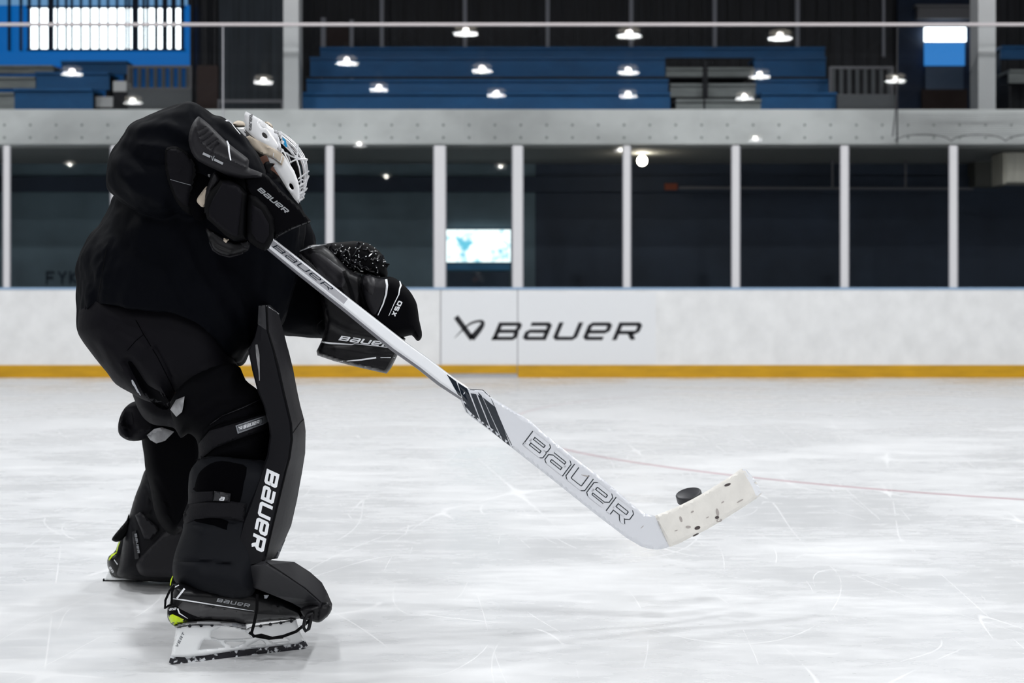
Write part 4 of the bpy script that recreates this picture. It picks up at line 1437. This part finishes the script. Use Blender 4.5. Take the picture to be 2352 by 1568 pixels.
mb.build('toe_lace', [M['binding']], boot, True)
mb = MB()
mb.tube([P(400, 1344, 3.515), P(390, 1356, 3.505), P(380, 1378, 3.500), P(379, 1396, 3.505), P(388, 1390, 3.515), P(396, 1388, 3.525)], .003, 8)
mb.tube([P(400, 1344, 3.515), P(395, 1360, 3.515), P(394, 1388, 3.515), P(396, 1388, 3.525)], .003, 8)
mb.build('heel_lace', [M['binding']], boot, True)
lettering('yellow_edge', stroke([(397, 1322), (393, 1332), (391, 1344)], [1.5, 3, 2.5], 3), [boot, calf], M['neon'], boot, .003)
puff('lace_bit', [(606, 1366), (618, 1366), (613, 1374), (607, 1374)], 3.56, .003, .003, M['patchgrey'], boot, r=2, sm=1, sp=3)

# ---- far leg: sock, knee loop, pad folded inwards, skate
farsock = puff('far_sock', [(326, 990), (345, 950), (400, 930), (450, 940), (475, 1000), (470, 1100), (440, 1180), (400, 1230), (360, 1190), (345, 1120), (334, 1078), (331, 1048), (326, 1015)], 4.33, .13, .10, M['sock'], G, r=32, sp=7, marks=[([(360, 1100), (380, 1140), (400, 1200)], 4, -.006)])
part(farsock, 'black sock on the far leg')
loop = puff('knee_flap', [(311, 921), (290, 933), (277, 953), (271, 978), (275, 999), (298, 1012), (327, 1010), (346, 996), (380, 985), (350, 960), (330, 930)], 4.22, .05, .05, M['pants'], G, r=16, sp=5,
            marks=[([(292, 950), (290, 975), (300, 992)], 12, -.03), ([(285, 985), (310, 996), (345, 985)], 5, .01)])
part(loop, 'black knee flap sticking out behind the far thigh')
patch('worn_tag', [(337, 999), (354, 985), (372, 981), (400, 991), (379, 1012), (359, 1018), (345, 1010)], [bpy.data.objects['far_pant_leg'], loop, farsock], .004, M['tag'], pants, r=2, lift=.012)
lettering('flap_print', stroke([(297, 948), (299, 960), (302, 975)], [10, 12, 9], 3), loop, M['pants'], loop, .002)
fp_o = [(334, 1078), (322, 1110), (310, 1140), (298, 1180), (290, 1200), (284, 1235), (280, 1262), (273, 1300), (270, 1322), (302, 1331), (345, 1335), (390, 1337), (420, 1336), (430, 1250), (425, 1180), (380, 1110), (350, 1085)]
fpad = puff('far_leg_pad', fp_o, 4.56, .10, .10, M['padside'], G, r=35, sp=6, marks=[([(355, 1115), (372, 1170), (392, 1205)], 4, .008), ([(300, 1185), (315, 1240), (310, 1290)], 5, -.006), ([(335, 1120), (350, 1160), (340, 1180)], 5, -.006)])
part(fpad, 'black leg pad on the far leg, turned outwards')
bulb_o = [(310, 1294), (316, 1312), (334, 1323), (388, 1325), (440, 1320), (440, 1214), (418, 1212), (394, 1211), (370, 1222), (340, 1252), (322, 1275)]
pb = puff('pad_cushion', bulb_o, 4.48, .05, .04, M['padface'], fpad, r=18, sp=5, marks=[([(326, 1290), (350, 1258), (380, 1232), (420, 1222)], 4, .004)])
patch('pad_wing', [(310, 1183), (322, 1175), (361, 1210), (364, 1220), (346, 1240), (331, 1237)], fpad, .012, M['padface'], fpad, r=5, lift=.01)
lb2 = patch('pad_label', [(303, 1221), (312, 1218), (319, 1282), (310, 1284)], fpad, .004, M['padsheen'], fpad, r=2, lift=.006)
lettering('pad_label_print', word('BaUeR', (309, 1226), (7, 44), (5, -1), w=.3, slant=0), lb2, M['silver'], fpad, .002)
puff('pad_toe_strap', [(296, 1180), (290, 1195), (276, 1212), (259, 1233), (258, 1241), (270, 1244), (284, 1236), (296, 1215)], 4.52, .02, .02, M['binding'], fpad, r=7, sp=4)
cap = puff('knee_cap', [(382, 1140), (388, 1128), (402, 1122), (425, 1124), (440, 1150), (440, 1200), (412, 1205), (397, 1195), (385, 1172), (381, 1155)], 4.30, .06, .05, M['leather_grey'], G, r=22, sp=5, marks=[([(400, 1150), (420, 1160)], 5, -.006)])
part(cap, 'shiny grey knee cushion on the far leg')
puff('knee_cap_strap', [(404, 1165), (440, 1160), (440, 1213), (400, 1210), (400, 1190)], 4.24, .02, .02, M['strap'], cap, r=6, sp=5)
fb = puff('far_skate', [(284, 1215), (266, 1262), (250, 1277), (246, 1292), (250, 1308), (262, 1324), (285, 1326), (310, 1300), (310, 1230)], 4.64, .045, .045, M['boot'], G, r=18, sp=4)
part(fb, 'black skate on the far foot with yellow trim')
lettering('trim_line', stroke([(250, 1286), (256, 1276), (268, 1268)], [2.5, 5, 2], 3), fb, M['neon'], fb, .002)
lettering('trim_line', stroke([(268, 1266), (271, 1252), (275, 1244)], [2.0, 2.5, 2.0], 3), fb, M['neon'], fb, .002)
lettering('trim_line', stroke([(262, 1285), (270, 1296)], [1.5, 2.5], 3), fb, M['white_print'], fb, .002)
lettering('far_boot_lettering', word('eR', (250, 1303), (8, 13), (4, -3), w=.25, slant=0), fb, M['white_print'], fb, .002)
fh = puff('far_blade_holder', [(250, 1310), (262, 1324), (300, 1328), (340, 1330), (340, 1334), (290, 1333), (240, 1332), (246, 1320)], 4.64, .012, .012, M['holder'], fb, r=4, e=.5, sp=3, sm=1)
fr_ = puff('far_steel_runner', [(236, 1330), (239, 1327), (241, 1332), (290, 1331), (340, 1333), (340, 1336), (290, 1334.5), (236, 1334.5)], 4.635, .003, .003, M['binding'], fb, r=2, e=.8, sp=3, sm=1)

# ---- blocker on the near hand
puff('sleeve_lining', [(420, 350), (450, 372), (480, 395), (500, 420), (490, 450), (480, 480), (470, 505), (452, 505), (440, 490), (425, 440)], 3.655, .035, .06, M['wrapdark'], G, r=20, sp=6)
armpad = patch('arm_pad', [(379, 345), (390, 337), (406, 336), (432, 352), (449, 373), (453, 400), (442, 445), (444, 490), (432, 492), (408, 468), (392, 435), (380, 390)], jersey, .014, M['binding'], G, r=4, sm=2, lift=.004)
part(armpad, 'black padded arm guard showing in the sleeve opening')
patch('arm_pad_panel', [(384, 348), (404, 342), (426, 355), (440, 375), (442, 400), (434, 445), (432, 474), (410, 458), (396, 428), (386, 388)], armpad, .004, M['pants'], armpad, r=5, sm=2, marks=[([(391, 412), (410, 419), (436, 424)], 1.6, -.003), ([(428, 370), (410, 400)], 4, .003)])
lettering('pad_stitching', stroke([(391, 412), (412, 418), (438, 425)], 1.2, 4), [armpad, bpy.data.objects['arm_pad_panel']], M['patchgrey'], armpad, .002)
BD = 3.56


def bdep(x, y):
    return BD + (x - 440) * .00022


top_o = [(454, 268), (461, 270), (481, 286), (517, 322), (545, 345), (568, 363), (572, 372), (571, 384), (584, 390), (599, 396), (606, 402), (603, 412), (586, 412), (560, 412), (525, 404), (492, 388), (456, 370), (440, 350), (433, 323), (436, 300), (443, 282)]
bm_ = [([(452, 290), (461, 325), (480, 345), (517, 363), (560, 382), (599, 397)], 3.0, .006), ([(456, 300), (472, 292)], 2.2, -.0035), ([(460, 314), (482, 298)], 2.2, -.004), ([(464, 326), (490, 308)], 2.2, -.004), ([(474, 336), (498, 320)], 2.0, -.004), ([(484, 340), (502, 330)], 2.0, -.003),
       ([(500, 300), (500, 330), (485, 350)], 2.2, -.003), ([(571, 384), (571, 366)], 2, -.002)]
block = puff('blocker', top_o, bdep, .045, .07, M['padface'], G, r=13, sp=3.6, sm=2, marks=bm_)
part(block, 'black blocker on the near hand')
lettering('blocker_line', stroke([(521, 323), (525, 332), (526, 348), (530, 368)], [3, 4, 3.6, 3], 4), block, M['white_print'], block, .002)
lettering('blocker_print', stroke([(466, 352), (483, 360)], 5.5, 4) + stroke([(492, 366), (512, 376)], 5.5, 4) + stroke([(486, 358), (488, 368), (492, 358)], 2.0, 2), block, M['silver'], block, .002)
side_o = [(560, 406), (590, 400), (606, 398), (616, 404), (645, 437), (672, 461), (687, 476), (705, 496), (714, 507), (710, 514), (690, 519), (670, 527), (650, 537), (630, 548), (618, 520), (590, 480), (566, 440)]
sideb = puff('blocker_board', side_o, lambda x, y: 3.585, .025, .055, M['sock'], block, r=8, sp=5, sm=1, marks=[([(712, 508), (670, 521), (631, 544)], 3, .004)])
sd2 = [bpy.data.objects['blocker_board']]
lettering('blocker_lettering', word('BaUeR', (590, 436), (66, 54), (5, -9.5), w=.24, slant=.55, gap=.12), sd2, M['silver'], block, .0015)
lettering('board_edge', stroke([(713, 508), (690, 517), (670, 525), (640, 542), (630, 550)], 3.0, 5), sd2, M['padsheen'], block, .002)
puff('wrist_pad', [(494, 393), (507, 412), (500, 424), (485, 445), (476, 470), (470, 490), (471, 450), (480, 418)], 3.60, .03, .04, M['padface'], block, r=10, sp=4)
puff('palm', [(476, 428), (464, 440), (453, 456), (454, 466), (467, 476), (478, 460)], 3.62, .012, .02, M['beige'], block, r=6, sp=4)
fpn = puff('finger_pad', [(507, 411), (530, 412), (553, 424), (570, 444), (568, 500), (566, 549), (538, 553), (517, 540), (495, 520), (476, 503), (469, 480), (472, 458), (485, 435), (500, 420)], 3.585, .05, .06, M['binding'], block, r=12, sp=4, sm=1)
patch('finger_panel', [(512, 418), (545, 425), (556, 440), (552, 490), (545, 545), (525, 535), (500, 516), (481, 498), (480, 478), (490, 455)], fpn, .006, M['pants'], block, r=8, sm=1)
tp = puff('thumb_pad', [(571, 444), (590, 450), (612, 470), (630, 500), (633, 530), (627, 552), (618, 570), (608, 576), (590, 568), (572, 555), (566, 540), (566, 480)], 3.575, .045, .05, M['binding'], block, r=12, sp=4, sm=1)
patch('thumb_panel', [(580, 470), (600, 482), (618, 515), (618, 540), (606, 560), (590, 552), (578, 535), (577, 500)], tp, .006, M['pants'], block, r=8, sm=1)
palm2 = puff('palm_leather', [(474, 523), (478, 545), (485, 566), (502, 582), (527, 588), (556, 581), (572, 570), (572, 550), (540, 555), (510, 540)], 3.62, .018, .03, M['leather'], block, r=9, sp=4, marks=[([(484, 540), (500, 560), (527, 572)], 7, -.004)])
lettering('palm_edge', stroke([(481, 556), (489, 574), (504, 584), (527, 590), (554, 583), (570, 573)], 3, 4), palm2, M['padface'], block, .004)
puff('bare_palm', [(514, 546), (526, 550), (519, 558), (513, 553)], 3.60, .006, .01, M['beige'], block, r=3, sp=3, sm=1)
puff('cuff_tab', [(476, 396), (488, 398), (483, 410), (474, 406)], 3.63, .008, .01, M['tag'], block, r=4, sp=3, sm=1)
puff('strap_end', [(552, 558), (568, 550), (575, 556), (572, 572), (560, 570)], 3.58, .01, .012, M['leather'], block, r=4, sp=3, sm=1)

# ---- catching glove on the far hand
GD = 3.98
cuff = puff('glove_cuff', [(700, 645), (730, 660), (746, 728), (747, 752), (738, 784), (727, 806), (729, 816), (767, 829), (830, 845), (888, 858), (898, 846), (910, 822), (916, 809), (932, 778), (915, 760), (880, 740), (800, 690), (740, 640)],
            GD, .05, .06, M['leather'], G, r=10, sp=5, sm=1, marks=[([(745, 735), (800, 762), (880, 778)], 9, -.006), ([(735, 790), (800, 792), (905, 802)], 2.4, -.003), ([(770, 800), (840, 812), (905, 820)], 5, .003)])
part(cuff, 'black catching glove held low behind the stick shaft')
lettering('cuff_lettering', word('BaUeR', (777, 781), (120, 17), (2, -11), w=.24, slant=.5, gap=.15), cuff, M['white_print'], cuff, .002)
lettering('cuff_line', stroke([(737, 785), (760, 788), (808, 791), (815, 789), (860, 794), (904, 799)], [3.5, 4, 2.5, 1.5, 1.4, 1.6], 5), cuff, M['white_print'], cuff, .002)
lettering('cuff_line', stroke([(776, 831), (830, 826), (864, 821)], [1, 3.6, 3.6], 5), cuff, M['white_print'], cuff, .002)
lettering('cuff_line', stroke([(874, 821), (906, 821)], [1.6, 2], 3), cuff, M['white_print'], cuff, .002)
back_o = [(672, 582), (690, 572), (718, 562), (745, 566), (775, 592), (800, 618), (830, 635), (838, 660), (832, 700), (850, 740), (800, 720), (770, 690), (735, 670), (705, 645), (690, 610)]
gb = puff('glove_back', back_o, GD - .03, .05, .07, M['leather'], cuff, r=16, sp=4, marks=[([(690, 584), (730, 615), (775, 660), (800, 700)], 4, -.006), ([(718, 575), (760, 610), (795, 640)], 10, .008), ([(790, 625), (784, 660), (800, 700)], 6, .006)])
patch('back_panel', [(712, 584), (735, 582), (770, 606), (797, 628), (786, 660), (760, 650), (728, 620)], gb, .004, M['leather_grey'], cuff, r=6, sm=2)
patch('shiny_panel', [(748, 651), (762, 658), (796, 686), (800, 693), (785, 690), (760, 672)], [gb, cuff], .003, M['silver'], cuff, r=2, lift=.004)
lettering('piping', stroke([(680, 580), (700, 572), (718, 565), (750, 561)], [1.5, 2.5, 3, 2], 5), [gb], M['silver'], cuff, .004)
lettering('piping', stroke([(690, 584), (712, 603), (745, 640)], 1.6, 5), [gb], M['padsheen'], cuff, .003)
thumb_o = [(820, 640), (845, 628), (870, 636), (895, 635), (910, 640), (925, 652), (941, 668), (951, 684), (958, 700), (963, 735), (969, 762), (968, 776), (961, 783), (955, 780), (946, 770), (930, 773), (904, 777), (870, 760), (845, 735), (826, 700), (815, 665)]
th = puff('glove_thumb', thumb_o, GD - .02, .075, .09, M['sock'], cuff, r=26, sp=4, sm=2, marks=[([(893, 640), (884, 700), (865, 745)], 3, .003), ([(838, 640), (836, 690), (860, 740)], 5, -.008), ([(940, 775), (960, 755)], 3, -.005)])
patch('thumb_grey_panel', [(842, 634), (868, 640), (884, 642), (884, 668), (877, 694), (862, 722), (852, 716), (840, 690), (836, 660)], th, .003, M['padface'], cuff, r=3, sm=2)
patch('worn_patch', [(838, 632), (850, 632), (862, 642), (862, 660), (855, 680), (842, 668), (834, 652)], th, .006, M['leather_grey'], cuff, r=4, sm=2)
tgt = [th, bpy.data.objects['thumb_grey_panel']]
lettering('thumb_line', stroke([(887, 641), (889, 655), (887, 675), (880, 698), (868, 724)], [5, 5, 4, 3.2, 1.6], 4), tgt, M['white_print'], cuff, .002)
lettering('thumb_line', stroke([(918, 645), (921, 655), (918, 663), (916, 676), (905, 698), (893, 725)], [2, 4, 3, 2.4, 1.6, 1.2], 4), tgt, M['white_print'], cuff, .002)
lettering('thumb_lettering', word('XSD', (908, 727), (17, -33), (-9, -5), w=.3, slant=-.1), tgt, M['white_print'], cuff, .002)
lettering('rim_binding', stroke([(790, 622), (800, 650), (812, 690), (835, 730)], 8, 5) + stroke([(826, 630), (826, 665), (836, 705), (858, 745)], 7, 5), [th, gb, cuff], M['binding'], cuff, .006)
# pocket: a bulging bag of crossed laces
pocket_o = [(730, 566), (752, 559), (790, 555), (831, 554), (858, 566), (881, 588), (888, 612), (889, 640), (862, 642), (835, 632), (800, 622), (765, 600)]
pk = puff('glove_pocket', pocket_o, GD + .03, .05, .06, M['binding'], cuff, r=30, sp=5, sm=2)
rng_ = random.Random(5)
mb = MB()
tree = [pk]
for i in range(34):
    a = rng_.random()
    x0 = 745 + rng_.random() * 125
    y0 = 566 + rng_.random() * 60
    ang = rng_.choice((.6, -.8, .2, 1.4)) + rng_.uniform(-.25, .25)
    L_ = rng_.uniform(14, 34)
    pts = []
    for t in (0, .25, .5, .75, 1):
        pts.append((x0 + math.cos(ang) * L_ * t, y0 + math.sin(ang) * L_ * t + 3 * math.sin(t * 9 + a)))
    ok = inside(np.array(pts), [pocket_o])
    pts = [p for p, q in zip(pts, ok) if q]
    if len(pts) < 3:
        continue
    D_ = surf_depth(np.array(pts), tree)
    mb.tube([P(p[0], p[1], d - .003) for p, d in zip(pts, D_)], .0032, 6)
lc = mb.build('pocket_lacing', [M['shiny_lace']], cuff, True)
mb = MB()
for i in range(60):
    x0 = 750 + rng_.random() * 135
    y0 = 560 + rng_.random() * 76
    if not inside(np.array([(x0, y0)]), [pocket_o])[0]:
        continue
    D_ = surf_depth(np.array([(x0, y0)]), tree)[0]
    ang = rng_.uniform(-.9, .9)
    l_ = rng_.uniform(1.2, 3)
    mb.tube([P(x0, y0, D_ - .007), P(x0 + math.cos(ang) * l_, y0 + math.sin(ang) * l_, D_ - .007)], .0012, 5)
mb.build('lace_glints', [M['chrome']], cuff, True).name = 'glint_flecks'  # bright flecks added as glints on the lacing
mb = MB()
for x0, y0, x1, y1 in ((884, 606, 895, 607), (886, 614, 893, 606)):
    mb.tube([P(x0, y0, GD), P(x1, y1, GD)], [.004, .0015], 6)
mb.tube([P(740, 735, 3.9), P(729, 745, 3.9), P(728, 758, 3.9), P(736, 768, 3.9)], .0015, 6)
mb.build('loose_lace', [M['binding']], cuff, True)

# ---- mask
HD = 3.93


def hdep(x, y):
    # curved round the head: distance from the head's own axis pulls the shell away from the near side
    ax, ay, bx, by = 585.0, 300.0, 690.0, 440.0
    L_ = math.hypot(bx - ax, by - ay)
    s_ = ((x - ax) * (by - ay) - (y - ay) * (bx - ax)) / L_
    u = max(-1, min(1, (s_ - 2) / 62.0))
    return HD - .085 * math.sqrt(max(.05, 1 - u * u * .8))


def ell(cx, cy, a, b, rot, n=12):
    c_, s_ = math.cos(rot), math.sin(rot)
    return [(cx + a * math.cos(t) * c_ - b * math.sin(t) * s_, cy + a * math.cos(t) * s_ + b * math.sin(t) * c_) for t in [2 * math.pi * q / n for q in range(n)]]


fore_o = [(564, 255), (598, 274), (612, 284), (627, 295), (634, 304), (641, 316), (645, 333), (648, 352), (641, 350), (620, 337), (592, 323), (576, 310), (565, 299), (562, 278), (561, 264)]
fore = puff('mask', fore_o, hdep, .004, .012, M['mask'], G, r=4, e=.4, sp=4, sm=1, holes=[ell(603, 287, 8.3, 4.2, .72), ell(608, 311, 8.3, 4.6, .85)])
part(fore, 'glossy white goalie mask with wire cage')
chin_o = [(612, 356), (627, 364), (648, 352), (653, 358), (665, 375), (676, 393), (684, 414), (688, 432), (688, 452), (686, 468), (676, 457), (661, 436), (645, 410), (636, 396), (627, 382), (632, 376), (620, 374), (615, 362)]
chin = puff('mask_chin', chin_o, lambda x, y: hdep(x, y) + .004, .004, .012, M['mask'], fore, r=4, e=.4, sp=4, sm=1, holes=[ell(669.5, 428, 8.2, 4.0, 1.05)])
# far half of the shell, mirrored in depth
puff('mask_far_side', [(572, 262), (600, 276), (627, 295), (646, 330), (664, 374), (684, 414), (690, 445), (676, 450), (650, 400), (620, 350), (590, 310), (566, 290)], HD + .09, .008, .008, M['mask'], fore, r=10, sp=6)
puff('mask_dark_fill', [(570, 285), (628, 302), (662, 342), (686, 386), (693, 425), (688, 455), (670, 445), (625, 385), (598, 350), (575, 315)], HD + .05, .05, .03, M['wrapdark'], fore, r=20, sp=6)  # black body filling the cage to paint the mask's inside dark
lettering('mask_lettering', word('BaUeR', (573.5, 264), (-2.5, 36), (6.5, -1.5), w=.2, slant=0, gap=.15), fore, M['logo_black'], fore, .0015)
beige = puff('mask_padding', [(561, 316), (573, 311), (592, 322), (620, 336), (648, 352), (653, 364), (647, 381), (627, 363), (598, 353), (580, 340), (573, 331)], lambda x, y: hdep(x, y) - .004, .006, .012, M['beige'], fore, r=5, sp=4, sm=1, marks=[([(596, 326), (612, 345)], 6, -.005)])
puff('mask_padding', [(534, 284), (540, 279), (548, 277), (560, 280), (563, 290), (550, 292), (540, 291)], HD + .01, .03, .03, M['beige'], fore, r=6, sp=4)
puff('mask_padding', [(608, 280), (616, 280), (624, 286), (627, 294), (616, 290)], HD - .02, .02, .05, M['beige'], fore, r=5, sp=4)
lettering('padding_outline', stroke([(629, 351), (627, 361), (644, 373), (648, 358)], 1.8, 4), [beige], M['mask'], fore, .002)
bp_ = puff('back_plate', [(541, 294), (562, 292), (566, 314), (561, 318), (552, 308)], HD - .045, .01, .03, M['mask'], fore, r=4, sp=4, sm=1)
lettering('plate_mark', stroke([(546, 299), (551, 303)], 4, 3) + stroke([(557, 313), (565, 314)], 2.4, 3) + stroke([(561, 302), (565, 306)], 2, 3), bp_, M['stick_navy'], fore, .002)
lettering('mask_sticker', [[(np.array((648, 314)), np.array((656, 321))), (np.array((651, 328)), np.array((659, 332))), (np.array((655, 337)), np.array((660, 338)))]], None, M['sticker_blue'], fore, depth=HD - .082)
puff('chin_strap', [(606, 376), (618, 370), (630, 377), (624, 384), (616, 398), (608, 390)], HD - .07, .008, .01, M['leather'], fore, r=4, sp=3)
# cage
mb = MB()
w_ = .0022


def arc(p0, p1, bulge, d0, d1, dm, n=10):
    p0, p1 = np.array(p0, float), np.array(p1, float)
    nrm = np.array(((p1 - p0)[1], -(p1 - p0)[0]))
    nrm /= np.linalg.norm(nrm)
    out = []
    for i in range(n + 1):
        t = i / n
        q = p0 * (1 - t) + p1 * t + nrm * bulge * 4 * t * (1 - t)
        d = d0 * (1 - t) + d1 * t + dm * 4 * t * (1 - t)
        out.append(P(q[0], q[1], d))
    return out


N_, F2 = HD - .085, HD + .085
for i, (a, b, bl, d) in enumerate((((641, 303), (686, 466), 38, HD), ((642, 302), (687, 464), 40, HD + .025), ((646, 312), (686, 460), 33, HD - .03), ((648, 320), (684, 462), 22, HD - .058),
                                   ((650, 345), (686, 462), 6, HD - .08), ((644, 303), (687, 462), 36, HD + .05), ((648, 312), (688, 460), 28, HD + .075))):
    mb.tube(arc(a, b, bl, d, d, -.0), w_, 6)
for (a, m_, c_) in (((652, 350), (684, 366), (706, 366)), ((666, 373), (683, 365), (684, 332)), ((650, 330), (682, 362), (705, 368)), ((686, 410), (700, 400), (709, 393)), ((688, 428), (700, 420), (709, 404)), ((688, 446), (698, 440), (705, 432)), ((686, 462), (694, 457), (697, 450)),
                    ((645, 318), (665, 330), (684, 345)), ((652, 350), (660, 352), (668, 374))):
    mb.tube([P(a[0], a[1], N_ + .005), P(m_[0], m_[1], HD - .055), P(c_[0], c_[1], HD)], w_, 6)
    mb.tube([P(a[0] + 6, a[1] - 3, F2), P(m_[0] + 4, m_[1] - 3, HD + .06), P(c_[0], c_[1], HD)], w_, 6)
for i in range(5):
    y_ = 418 + i * 9
    mb.tube([P(688 - abs(i - 2), y_, HD - .07), P(694, y_ - 6, HD - .06), P(700 - i, y_ - 2, HD - .04), P(706 - i * 1.5, y_ - 10, HD - .01)], w_ * .9, 6)
mb.build('cage', [M['chrome']], fore, True)
mb = MB()
for x_, y_ in ((632, 302), (639, 305), (643, 311), (639, 340), (645, 344), (646, 325)):
    mb.tube([P(x_, y_, HD - .092), P(x_ + 4, y_ + 2, HD - .095)], .0048, 8)
mb.build('cage_clips', [M['chrome']], fore, True)

# ================================================================== THE STICK
st_root = empty('goalie_stick', P(1510, 1258, 4.0), 'long white goalie stick with striped throat and cream taped blade, held across the body', 'hockey stick')


def shaft_sec(U, Mi, L_, D):
    a, b, c = P(U[0], U[1], D), P(Mi[0], Mi[1], D - .008), P(L_[0], L_[1], D + .004)
    m2 = b.lerp(c, .45) + Vector((0, -.0015, 0))
    return [a, b, m2, c, c + Vector((.002, .018, .002)), a + Vector((.002, .020, .0))]


shs = [((600, 529), (588, 538), (584, 547), 3.635), ((628, 550), (618, 563), (612, 573), 3.66), ((700, 606), (688, 620), (681, 630), 3.705), ((800, 685), (789, 699), (780, 708), 3.755), ((925, 782), (908, 796), (898, 805), 3.80), ((983, 824), (968, 838), (959, 848), 3.83), ((1030, 860), (1014, 874), (1004, 884), 3.85), ((1076, 893), (1064, 910), (1058, 919), 3.87)]
v, f, m_ = [], [], []
for s_ in shs:
    v += shaft_sec(*s_)
for i in range(len(shs) - 1):
    for k_ in range(6):
        a, b = i * 6 + k_, i * 6 + (k_ + 1) % 6
        f.append((a, b, b + 6, a + 6))
        m_.append({0: 2 if i < 3 else 0, 2: 1}.get(k_, 0))
f += [tuple(range(6)), tuple((len(shs) - 1) * 6 + k_ for k_ in range(6))]
m_ += [0, 0]
shaft = link('shaft', v, f, [M['stick_white'], M['stick_side'], M['stick_chrome']], st_root, True, 30, m_)
bv_ = shaft.modifiers.new('round', 'BEVEL')
bv_.width = .002
bv_.segments = 2
part(shaft, 'slim shaft, silver lettered near the top')
lettering('shaft_lettering', word('BaUeR', (624, 566), (134, 102), (7, -8), w=.10, slant=.5, gap=.12), shaft, M['stick_navy'], shaft, .001)


def sdep(x, y):
    return 3.875 + (x - 1060) / 450 * .13


pad_up = [(1058, 919), (1067, 906), (1076, 893), (1092, 894), (1109, 895), (1119, 901), (1127, 911), (1218, 966), (1252, 997), (1320, 1051), (1388, 1102), (1432, 1140), (1463, 1167), (1484, 1180), (1504, 1184)]
pad_lo = [(1538, 1255), (1524, 1260), (1510, 1262), (1490, 1260), (1473, 1255), (1439, 1235), (1371, 1183), (1286, 1115), (1177, 1029), (1120, 985), (1082, 957), (1070, 946)]
paddle = puff('paddle', pad_up + pad_lo, sdep, .011, .011, M['paddle_white'], st_root, r=4, e=.35, sp=6, sm=1)
part(paddle, 'wide white paddle with outlined lettering')


def bdp(x, y):
    return 4.005 + ((x - 1510) / 235) ** 1.5 * .16 if x > 1510 else 4.005


blade_o = [(1504, 1184), (1550, 1166), (1590, 1146), (1626, 1126), (1677, 1094), (1702, 1076), (1714, 1078), (1727, 1092), (1738, 1108), (1748, 1128), (1749, 1134), (1738, 1144), (1700, 1169), (1660, 1194), (1625, 1215), (1592, 1231), (1560, 1248), (1538, 1256)]
blade = puff('blade', blade_o, bdp, .010, .010, M['tape'], st_root, r=4, e=.35, sp=6, sm=1)
part(blade, 'cream taped blade with black puck marks')
tb_ = patch('bare_toe', [(1704, 1076), (1714, 1078), (1727, 1092), (1738, 1108), (1749, 1130), (1738, 1143), (1728, 1118), (1716, 1098)], blade, .0006, M['stick_white'], blade, r=1)
marks = MB()
for cx_, cy_, a, b, rot, mt in ((1671, 1113, 8, 3, -.35, 'puckmark'), (1647, 1188, 5, 3.5, -.2, 'puckmark'), (1602, 1212, 7, 4, -.3, 'puckmark'), (1598, 1228, 8, 1.8, -.45, 'puckmark'), (1648, 1176, 3.5, 9, -.2, 'puckmark2'), (1590, 1175, 4, 2, -.5, 'puckmark2'),
                                (1564, 1192, 3, 7, -.3, 'puckmark2'), (1581, 1210, 6, 3, 0, 'puckmark2'), (1660, 1153, 4, 1.5, -.6, 'puckmark2'), (1625, 1188, 4, 1.2, -.5, 'puckmark2'), (1553, 1218, 4, 1, -.3, 'puckmark2'), (1652, 1195, 7, 4, -.2, 'puckmark2'), (1700, 1150, 9, 1.5, -.5, 'puckmark2')):
    pts = ell(cx_, cy_, a, b, rot, 12)
    D_ = surf_depth(np.array(pts), [blade])
    MB().add([P(x, y, d - .0008) for (x, y), d in zip(pts, D_)], [tuple(range(12))]).build('puck_mark', [M[mt]], blade)
# striped throat
stripes = []
for (a, b, c_, d) in (((1026, 859), (1048, 876), (1062, 914), (1052, 906)), ((1051, 878), (1073, 892), (1104, 970), (1072, 946)), ((1078, 895), (1090, 896), (1127, 988), (1107, 973)),
                      ((1093, 896), (1106, 908), (1151, 1008), (1131, 992)), ((1109, 912), (1138, 935), (1172, 1024), (1155, 1012))):
    q = [np.array(x, float) for x in (a, b, c_, d)]
    st = []
    for t in np.linspace(0, 1, 9):
        st.append((q[0] * (1 - t) + q[3] * t, q[1] * (1 - t) + q[2] * t))
    stripes.append(st)
lettering('throat_stripes', stripes, [paddle, shaft], M['stick_navy'], paddle, .001)
lettering('edge_line', stroke([(1127, 912), (1143, 950), (1160, 990), (1178, 1027)], 1.2, 6) + stroke([(1076, 893), (1109, 895.5), (1126, 911)], 1.4, 5), [paddle], M['stick_navy'], paddle, .001)
bw_ = word('BaUeR', (1201, 1021), (234, 186), (24, -31), w=.30, slant=-.02, gap=.13)
lettering('outlined_lettering', bw_, [paddle], M['stick_navy'], paddle, .0008)
bw_ = word('BaUeR', (1201, 1021), (234, 186), (24, -31), w=.20, slant=-.02, gap=.13)
lettering('lettering_fill', bw_, [paddle], M['paddle_white'], paddle, .0016)
lettering('scuff', stroke([(1335, 1090), (1352, 1094)], [1, 3], 3) + stroke([(1472, 1213), (1478, 1207)], [1, 1.6], 3), [paddle], M['puckmark2'], paddle, .001)

# ================================================================== THE PUCK
c = P(1583, 1140, 4.16)
mb = MB()
pr, ph = .038, .0127
mb.lathe([(0, ph), (pr - .004, ph), (pr - .0015, ph - .001), (pr, ph - .003), (pr, -ph + .003), (pr - .0015, -ph + .001), (pr - .004, -ph), (0, -ph)], (0, 0, 0), 40)
pk_ = mb.build('puck', [M['rubber']], smooth=True)
pk_.location = c
pk_.rotation_euler = (math.radians(14), math.radians(-15), 0)
tag(pk_, 'black rubber puck in the air just above the cream stick blade', 'puck')
